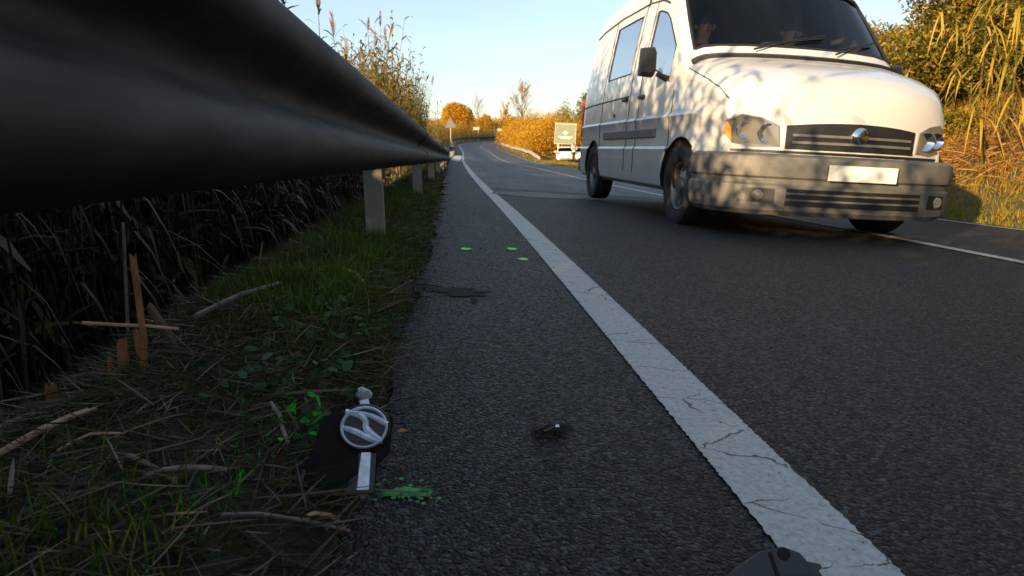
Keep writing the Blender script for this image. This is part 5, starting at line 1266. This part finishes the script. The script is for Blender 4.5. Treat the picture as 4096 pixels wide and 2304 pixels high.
# ================================================================== SMALL THINGS IN THE FOREGROUND
def badge_piece():
    """broken black grille fragment lying tilted on the verge, silver oval badge and chrome strip"""
    x, y = -.153, .940; g = .020
    root = empty('car_badge_fragment', (x, y, g)); tag(root, 'black plastic car fragment carrying a silver oval emblem, lying at the asphalt edge', 'car part')
    U = Vector((.09, .52, .85)).normalized(); Rr = Vector((1, .05, -.06)).normalized()
    O = Vector((0, -.06, .0))
    M = frame(O, Rr, U)            # local x right, y up the slope, z towards the camera
    k = .00060                     # metres per photo pixel (2576 wide) here
    def px(u, v): return ((u-905)*k, (1262-v)*k*1.04)
    mb = MB(); mb.prism([px(*q) for q in ((764, 1262), (772, 1190), (800, 1120), (812, 1062), (858, 1050), (985, 1062), (978, 1150), (948, 1175), (946, 1240), (880, 1246), (868, 1236))], M @ Matrix.Translation((0, 0, -.016)), .016)
    mb.build('plate', M_GLOSSBLACK, root, bevel=.003)
    r = MB(); o = [px(*q) for q in ((766, 1264), (776, 1186), (784, 1187), (774, 1266))]; r.prism(o, M @ Matrix.Translation((0, 0, .0005)), .012); r.build('rib', M_NAVYPL, root, bevel=.001)
    s = MB(); s.prism([px(*q) for q in ((874, 1243), (886, 1212), (905, 1196), (903, 1150), (948, 1150), (946, 1240))], M @ Matrix.Translation((0, 0, .0005)), .008); s.build('bracket', M_NAVYPL, root, bevel=.002)
    c = MB(); c.prism([px(*q) for q in ((905, 1234), (912, 1149), (935, 1149), (934, 1234))], M @ Matrix.Translation((0, 0, .0085)), .006); c.build('chrome_strip', M_SKYCHROME, root, bevel=.0015)
    c = MB(); c.prism([px(*q) for q in ((906, 1046), (900, 1026), (922, 1022), (930, 1046))], M @ Matrix.Translation((0, 0, .001)), .006); c.build('chrome_strip', M_SKYCHROME, root, bevel=.0015)
    # the emblem: bowl, ring and the slanting H lying on its side
    cx, cy = px(916, 1091); a, b = 58*k, 50*k*1.04
    E = M @ Matrix.Translation((cx, cy, .010))
    em = MB(); n = 44
    def ell(f, h): return [E @ Vector((a*f*math.cos(2*math.pi*i/n), b*f*math.sin(2*math.pi*i/n), h)) for i in range(n)]
    em.quadstrip([ell(1.10, -.012), ell(1.10, .002), ell(1.05, .004), ell(1.0, .002), ell(.96, 0), ell(.02, -.001)], True, True, True)
    bowl = em.build('emblem', M_BLACKPL, root, smooth=True)
    rg = MB(); rg.quadstrip([ell(1.0, .0), ell(.985, .006), ell(.94, .0085), ell(.88, .006), ell(.86, .0)], True)
    rg.build('emblem_ring', M_SKYCHROME, bowl, smooth=True)
    sx = a/185*.97; sy = b/155*.97
    def bar(pts, wd):
        """raised stroke along a curve in the emblem's plane, points in zoomed photo pixels"""
        P = [Vector(((u-730)*sx, -(v-490)*sy, 0)) for u, v in pts]; Q = []
        for i in range(len(P)-1):
            p0, p1, p2, p3 = P[max(0, i-1)], P[i], P[i+1], P[min(len(P)-1, i+2)]
            for t in (0, .2, .4, .6, .8):
                Q.append(.5*((2*p1)+(-p0+p2)*t+(2*p0-5*p1+4*p2-p3)*t*t+(-p0+3*p1-3*p2+p3)*t**3))
        Q.append(P[-1]); rings = []
        for i, p in enumerate(Q):
            d = (Q[min(i+1, len(Q)-1)]-Q[max(0, i-1)]).normalized(); nn = Vector((-d.y, d.x, 0)); f = i/(len(Q)-1)
            w2 = float(np.interp(f, np.linspace(0, 1, len(wd)), wd))*sx/2
            rings.append([E @ (p+nn*w2*q+Vector((0, 0, h))) for q, h in ((-1, 0), (-.8, .005), (0, .0085), (.8, .005), (1, 0))])
        return rings
    h = MB()
    for pts, wd in (([(578, 372), (640, 382), (720, 388), (800, 412), (890, 456), (912, 470)], [44, 40, 34, 44, 50, 46]),
                    ([(560, 490), (610, 503), (680, 528), (760, 566), (830, 592), (880, 596)], [34, 44, 52, 48, 40, 44]),
                    ([(612, 378), (690, 398), (738, 440), (742, 488), (770, 525), (835, 570), (868, 588)], [46, 56, 50, 54, 64, 50, 44])):
        h.quadstrip(bar(pts, wd), True, True, True)
    h.build('emblem_letter', M_SKYCHROME, bowl, smooth=True)
M_GLOSSBLACK = mat('glossy_black_plastic', (.003, .003, .004), .5, (.006, .006, .007), 40, .0003, 150, spec=.12)
M_NAVYPL = mat('blue_black_plastic', (.012, .013, .022), .38)
M_SKYCHROME = mat('sky_tinted_chrome', (.78, .88, 1.0), .28, (.50, .58, .70), 90, .0003, 500, metal=.15)  # bluish white base colour stands for the sky mirrored in the chrome
badge_piece()

def bottom_piece():
    """rounded black plastic lump with a slot and a hole, at the bottom edge of the picture"""
    x, y = .385, .730; root = empty('plastic_fragment', (x, y, 0)); tag(root, 'rounded black plastic piece with slot and hole lying on the white line', 'car part')
    U = Vector((.02, .55, .62)).normalized(); M = frame(Vector((0, -.045, .002)), (1, -.04, -.03), U)
    k = .00052
    def P(u, v): return ((u-1935)*k, (1470-v)*k)
    mb = MB(); mb.prism([P(*q) for q in ((1800, 1470), (1832, 1449), (1862, 1432), (1896, 1413), (1930, 1406), (1965, 1406), (1992, 1416), (2004, 1432), (2010, 1470))], M @ Matrix.Translation((0, 0, -.02)), .022); mb.build('shell', M_NAVYPL, root, bevel=.003)
    s = MB(); s.prism([P(*q) for q in ((1914, 1416), (1921, 1414), (1931, 1470), (1922, 1470))], M @ Matrix.Translation((0, 0, .0005)), .003); s.build('slot', M_HOLE, root)
    s = MB(); c = P(1951, 1419); s.lathe([(.0001, .0012), (.008, .0012), (.0085, -.004)], M @ Matrix.Translation((c[0], c[1], .002)), 14); s.build('hole', M_HOLE, root)
    s = MB(); s.prism([P(*q) for q in ((2000, 1432), (2040, 1440), (2046, 1448), (2034, 1456), (2046, 1475), (2006, 1475))], M @ Matrix.Translation((0, 0, -.016)), .012); s.build('tab', M_BLACKPL, root, bevel=.002)
bottom_piece()

# crumpled white scrap beyond the badge
def scrap():
    T = at_px(914, 992, 1.20); x, y = T.x, T.y; g = T.z-.045; bm = bmesh.new(); q = random.Random(5); bmesh.ops.create_icosphere(bm, subdivisions=2, radius=1)
    for v in bm.verts: v.co = Vector((v.co.x*.016, v.co.y*.009, v.co.z*.015))*q.uniform(.75, 1.15)
    me = bpy.data.meshes.new('plastic_scrap'); bm.to_mesh(me); bm.free()
    o = link('plastic_scrap', me, M_SCRAP); o.location = (x, y, g+.045); o.rotation_euler = (.3, .4, .2); tag(o, 'crumpled whitish plastic scrap lying just beyond the silver emblem', 'scrap')
    st = MB(); st.tube([(-.012, 0, -.012), (.01, .004, -.05)], .0018, 5)   # caught on a stem
    st.build('stem', L_STRAW, o)
M_SCRAP = mat('dull_white_plastic', (.55, .57, .62), .5, (.40, .42, .48), 120)
scrap()
# marking paint: three small dots and the sprayed dash beside the badge
def paint_mark(cx, cy, rx, ry, label, seed, n=60, speck=0, m=None):
    q = random.Random(seed); me = bpy.data.meshes.new('paint_mark'); V = []; F = []
    a = [2*math.pi*i/n for i in range(n)]; s0, o0 = cx, cy
    V += [RP(cy+ry*math.sin(t)*(1+q.uniform(-.35, .25)), cx+rx*math.cos(t)*(1+q.uniform(-.35, .25)), .0035).tolist() for t in a]; F.append(tuple(range(n)))
    for _ in range(speck):
        u, v = q.gauss(0, rx*1.05), q.gauss(0, ry*1.2); r = q.uniform(.0015, .0045); b = len(V)
        V += [RP(cy+v+r*math.sin(2*math.pi*i/6), cx+u+r*math.cos(2*math.pi*i/6), .0035).tolist() for i in range(6)]; F.append(tuple(range(b, b+6)))
    me.from_pydata(V, [], F); o = link('paint_mark', me, m or M_GPAINT); tag(o, label, 'paint mark', 'green marks sprayed on the shoulder')
paint_mark(.055, 3.46, .027, .045, 'small bright green paint dot on the shoulder nearest the grass', 1)
paint_mark(.305, 3.52, .027, .042, 'small green paint dot by the white line, further of the two', 2)
paint_mark(.33, 3.18, .026, .040, 'small green paint dot by the white line, nearer of the two', 3)
paint_mark(-.085, .925, .040, .016, 'sprayed green dash on the asphalt beside the silver emblem', 4, 70, 40, M_GPAINT2)

def debris():
    x, y = .172, 1.14; root = empty('debris', (x, y, .002)); tag(root, 'dark clump of road debris with twigs and a tiny glinting shard on the shoulder', 'debris'); q = random.Random(8)
    m = MB()
    for u, v, r in ((-.022, .004, .010), (-.008, .012, .009), (.012, .002, .013), (.024, .008, .009), (.004, -.006, .008), (.030, -.004, .006), (-.030, -.006, .006)):
        n = 7; m.quadstrip([[Vector((u+rr*r*1.5*math.cos(2*math.pi*k/n)*q.uniform(.6, 1.2), v+rr*r*math.sin(2*math.pi*k/n)*q.uniform(.6, 1.2), h*r)) for k in range(n)] for rr, h in ((1., -.2), (.9, .35), (.45, .7))], True, True, True)
    m.build('clod', M_HOLE, root)
    for a, b in (((-.034, -.004, .004), (-.012, .0, .012)), ((-.028, .004, .004), (-.024, .012, .016)), ((-.02, -.010, .003), (.0, -.006, .009))):
        t = MB(); t.tube([a, b], .0012, 5); t.build('twig', M_STICK, root)
    t = MB(); t.prism([(-.004, -.002), (.004, -.003), (.003, .003), (-.003, .002)], frame((.006, -.004, .009), (1, 0, .1), (0, .7, .7)), .0015); t.build('shard', M_SKYCHROME, root)
debris()

# cut canes, sticks and dead stalks
def stake(label, pts, rad, m, name='cut_cane', group='cut orange reed stumps on the verge', split=True, seed=1):
    q = random.Random(seed); mb = MB(); P = [Vector(p) for p in pts]; n = 9
    d = (P[-1]-P[0]).normalized(); a = d.cross(Vector((0, 1, .1))).normalized(); b = d.cross(a)
    rings = []
    for i, p in enumerate(P):
        r = rad*(1-.15*i/(len(P)-1)); rings.append([p+(a*math.cos(2*math.pi*k/n)+b*math.sin(2*math.pi*k/n))*r*(1+.10*math.sin(k*2.1+i)) for k in range(n)])
    if split: rings.append([v+d*q.uniform(.2, 1.)*rad*2.2 for v in rings[-1]]); rings.append([P[-1]+d*rad*.1+(v-P[-1])*.55 for v in rings[-2]])
    mb.quadstrip(rings, True, True, True); o = mb.build(name, m); tag(o, label, 'cut reed' if 'cane' in name else 'stick', group)
def gp(x, y, dz=0.): return Vector((x, y, gz(x, y)+dz))
a = gp(-.64, 1.33, -.03); stake('tallest split orange cane stake standing upright in the grass', [a, a+Vector((.012, 0, .12)), a+Vector((.006, .01, .27))], .0075, M_STAKE, seed=2)
a = gp(-.615, 1.36, -.02); stake('dark brown stump leaning right against the tallest stake', [a+Vector((.05, 0, 0)), a+Vector((.02, 0, .09)), a+Vector((-.005, 0, .14))], .010, M_BARK, seed=3)
a = gp(-.70, 1.38, -.03); stake('short thick orange stump left of the tallest stake', [a, a+Vector((.003, 0, .085))], .013, M_STAKE, seed=4)
a = gp(-.725, 1.37, -.03); stake('thin short stump furthest left in the stump group by the stake', [a, a+Vector((.0, .01, .07))], .008, M_STAKE, seed=5)
a = gp(-.672, 1.40, -.03); stake('narrow stump squeezed between thick stump and tallest stake', [a, a+Vector((-.004, 0, .10))], .007, M_STAKE, seed=6)
a = gp(-.86, 1.40, -.03); stake('lone thick orange stump near the left edge of the picture', [a, a+Vector((-.002, 0, .075))], .013, M_STAKE, seed=7)
a = gp(-.985, 1.42, -.03); stake('reddish cut cane at the left edge of the picture', [a, a+Vector((-.01, 0, .13))], .008, M_STAKE, seed=8)
G2 = 'loose sticks and stalks on the verge'
A = at_px(208, 812, 1.34); B = at_px(372, 820, 1.33); stake('pale straight stick lying level across the tallest stake', [A, A.lerp(B, .5)+Vector((0, 0, -.001)), B, at_px(450, 828, 1.33)], .0038, M_STAKE_PALE, 'stick', G2, False)
def lying(label, x0, y0, x1, y1, r, m, lift=.018, seed=0):
    q = random.Random(seed); n = 5; P = []; A = gp(x0, y0); B = gp(x1, y1); C = gp((x0+x1)/2, (y0+y1)/2); up = max(0, C.z-(A.z+B.z)/2)
    for i in range(n): t = i/(n-1); P.append(A.lerp(B, t)+Vector((q.uniform(-.002, .002), q.uniform(-.002, .002), up+lift+.010*math.sin(math.pi*t)+q.uniform(-.0015, .002))))
    stake(label, P, r, m, 'stick', G2, False, seed)
lying('grey dry cane lying diagonally in the grass right of the stake', -.575, 1.46, -.475, 1.78, .0065, M_STICK, .03, 11)
lying('brown broken cane lying in the grass under the rail', -.36, 2.10, -.28, 1.98, .007, M_STAKE_PALE, .03, 12)
lying('flat grey stalk at the left edge below the stumps', -1.0, 1.28, -.82, 1.34, .009, M_STICK, .02, 13)
lying('pale split stalk pointing up right at the left edge', -.72, .98, -.585, 1.06, .006, M_STAKE_PALE, .025, 14)
lying('thin pale straw lying level in the lower left', -.56, .90, -.47, .90, .0022, M_STAKE_PALE, .02, 15)
lying('long twig running along the bottom towards the plastic fragment', -.285, .735, -.155, .82, .0028, M_STICK, .02, 16)
lying('short bark coloured twig below the emblem fragment', -.205, .80, -.17, .83, .004, M_STAKE_PALE, .022, 17)
lying('grey flat stalk lying in the lower left centre', -.40, .80, -.31, .83, .004, M_STICK, .02, 18)
lying('dim stalk in the grass left of the sprayed green patch', -.46, .86, -.36, .80, .0035, M_STICK, .015, 19)
lying('curved straw lying out over the asphalt beyond the scrap', -.165, 1.10, -.10, 1.15, .0018, M_STAKE_PALE, .012, 20)
lying('bent grey stem rising from the verge toward the emblem', -.30, 1.02, -.255, .93, .0032, M_STICK, .04, 21)
# upright dry stalks in the dark hollow
for i, (px, py0, py1, Yd, r, lb) in enumerate([(306, 760, 560, 2.2, .006, 'tall pale dead cane standing in the dark hollow on the left'), (740, 690, 600, 2.35, .007, 'dark forked stub in the grass before the hollow'), (752, 735, 585, 2.3, .006, 'dark thin stub beside the forked one'), (648, 690, 610, 2.7, .004, 'thin grey dead stem at the edge of the hollow')]):
    a = at_px(px, py0, Yd); b = at_px(px+(4, -10, 8, 12)[i], py1, Yd); stake(lb, [Vector((a.x, a.y, min(a.z, gz(a.x, a.y)))), b], r, M_STICK if i in (0, 3) else M_BARK, 'stick', G2, False, 30+i)
# fallen orange leaves
M_LEAFO = mat('fallen_orange_leaf', (.38, .11, .03), .7, (.28, .08, .02), 60)
for i, (x, y, lb) in enumerate([(-.118, 1.15, 'small orange leaf on the asphalt edge beyond the scrap'), (-.215, 1.07, 'small orange leaf in the grass left of the scrap'), (-.19, 2.62, 'orange brown leaf at the shoulder edge near the pothole'), (-.155, .825, 'rusty leaf below the emblem fragment')]):
    V, F, _ = ribbons(np.array([[0, 0, 0.]]), np.array([[1, .3, .25]]), np.array([.022]), np.array([.013]), np.array([.3]), 4, 'leaf', np.array([[-.25, .8, .5]]))
    o = mk_np('fallen_leaf', V, F, M_LEAFO); o.location = (x, y, gz(x, y)+.03 if x < L_EDGE+.02 else .006); o.rotation_euler = (0, 0, i*1.3); tag(o, lb, 'leaf', 'fallen orange leaves')
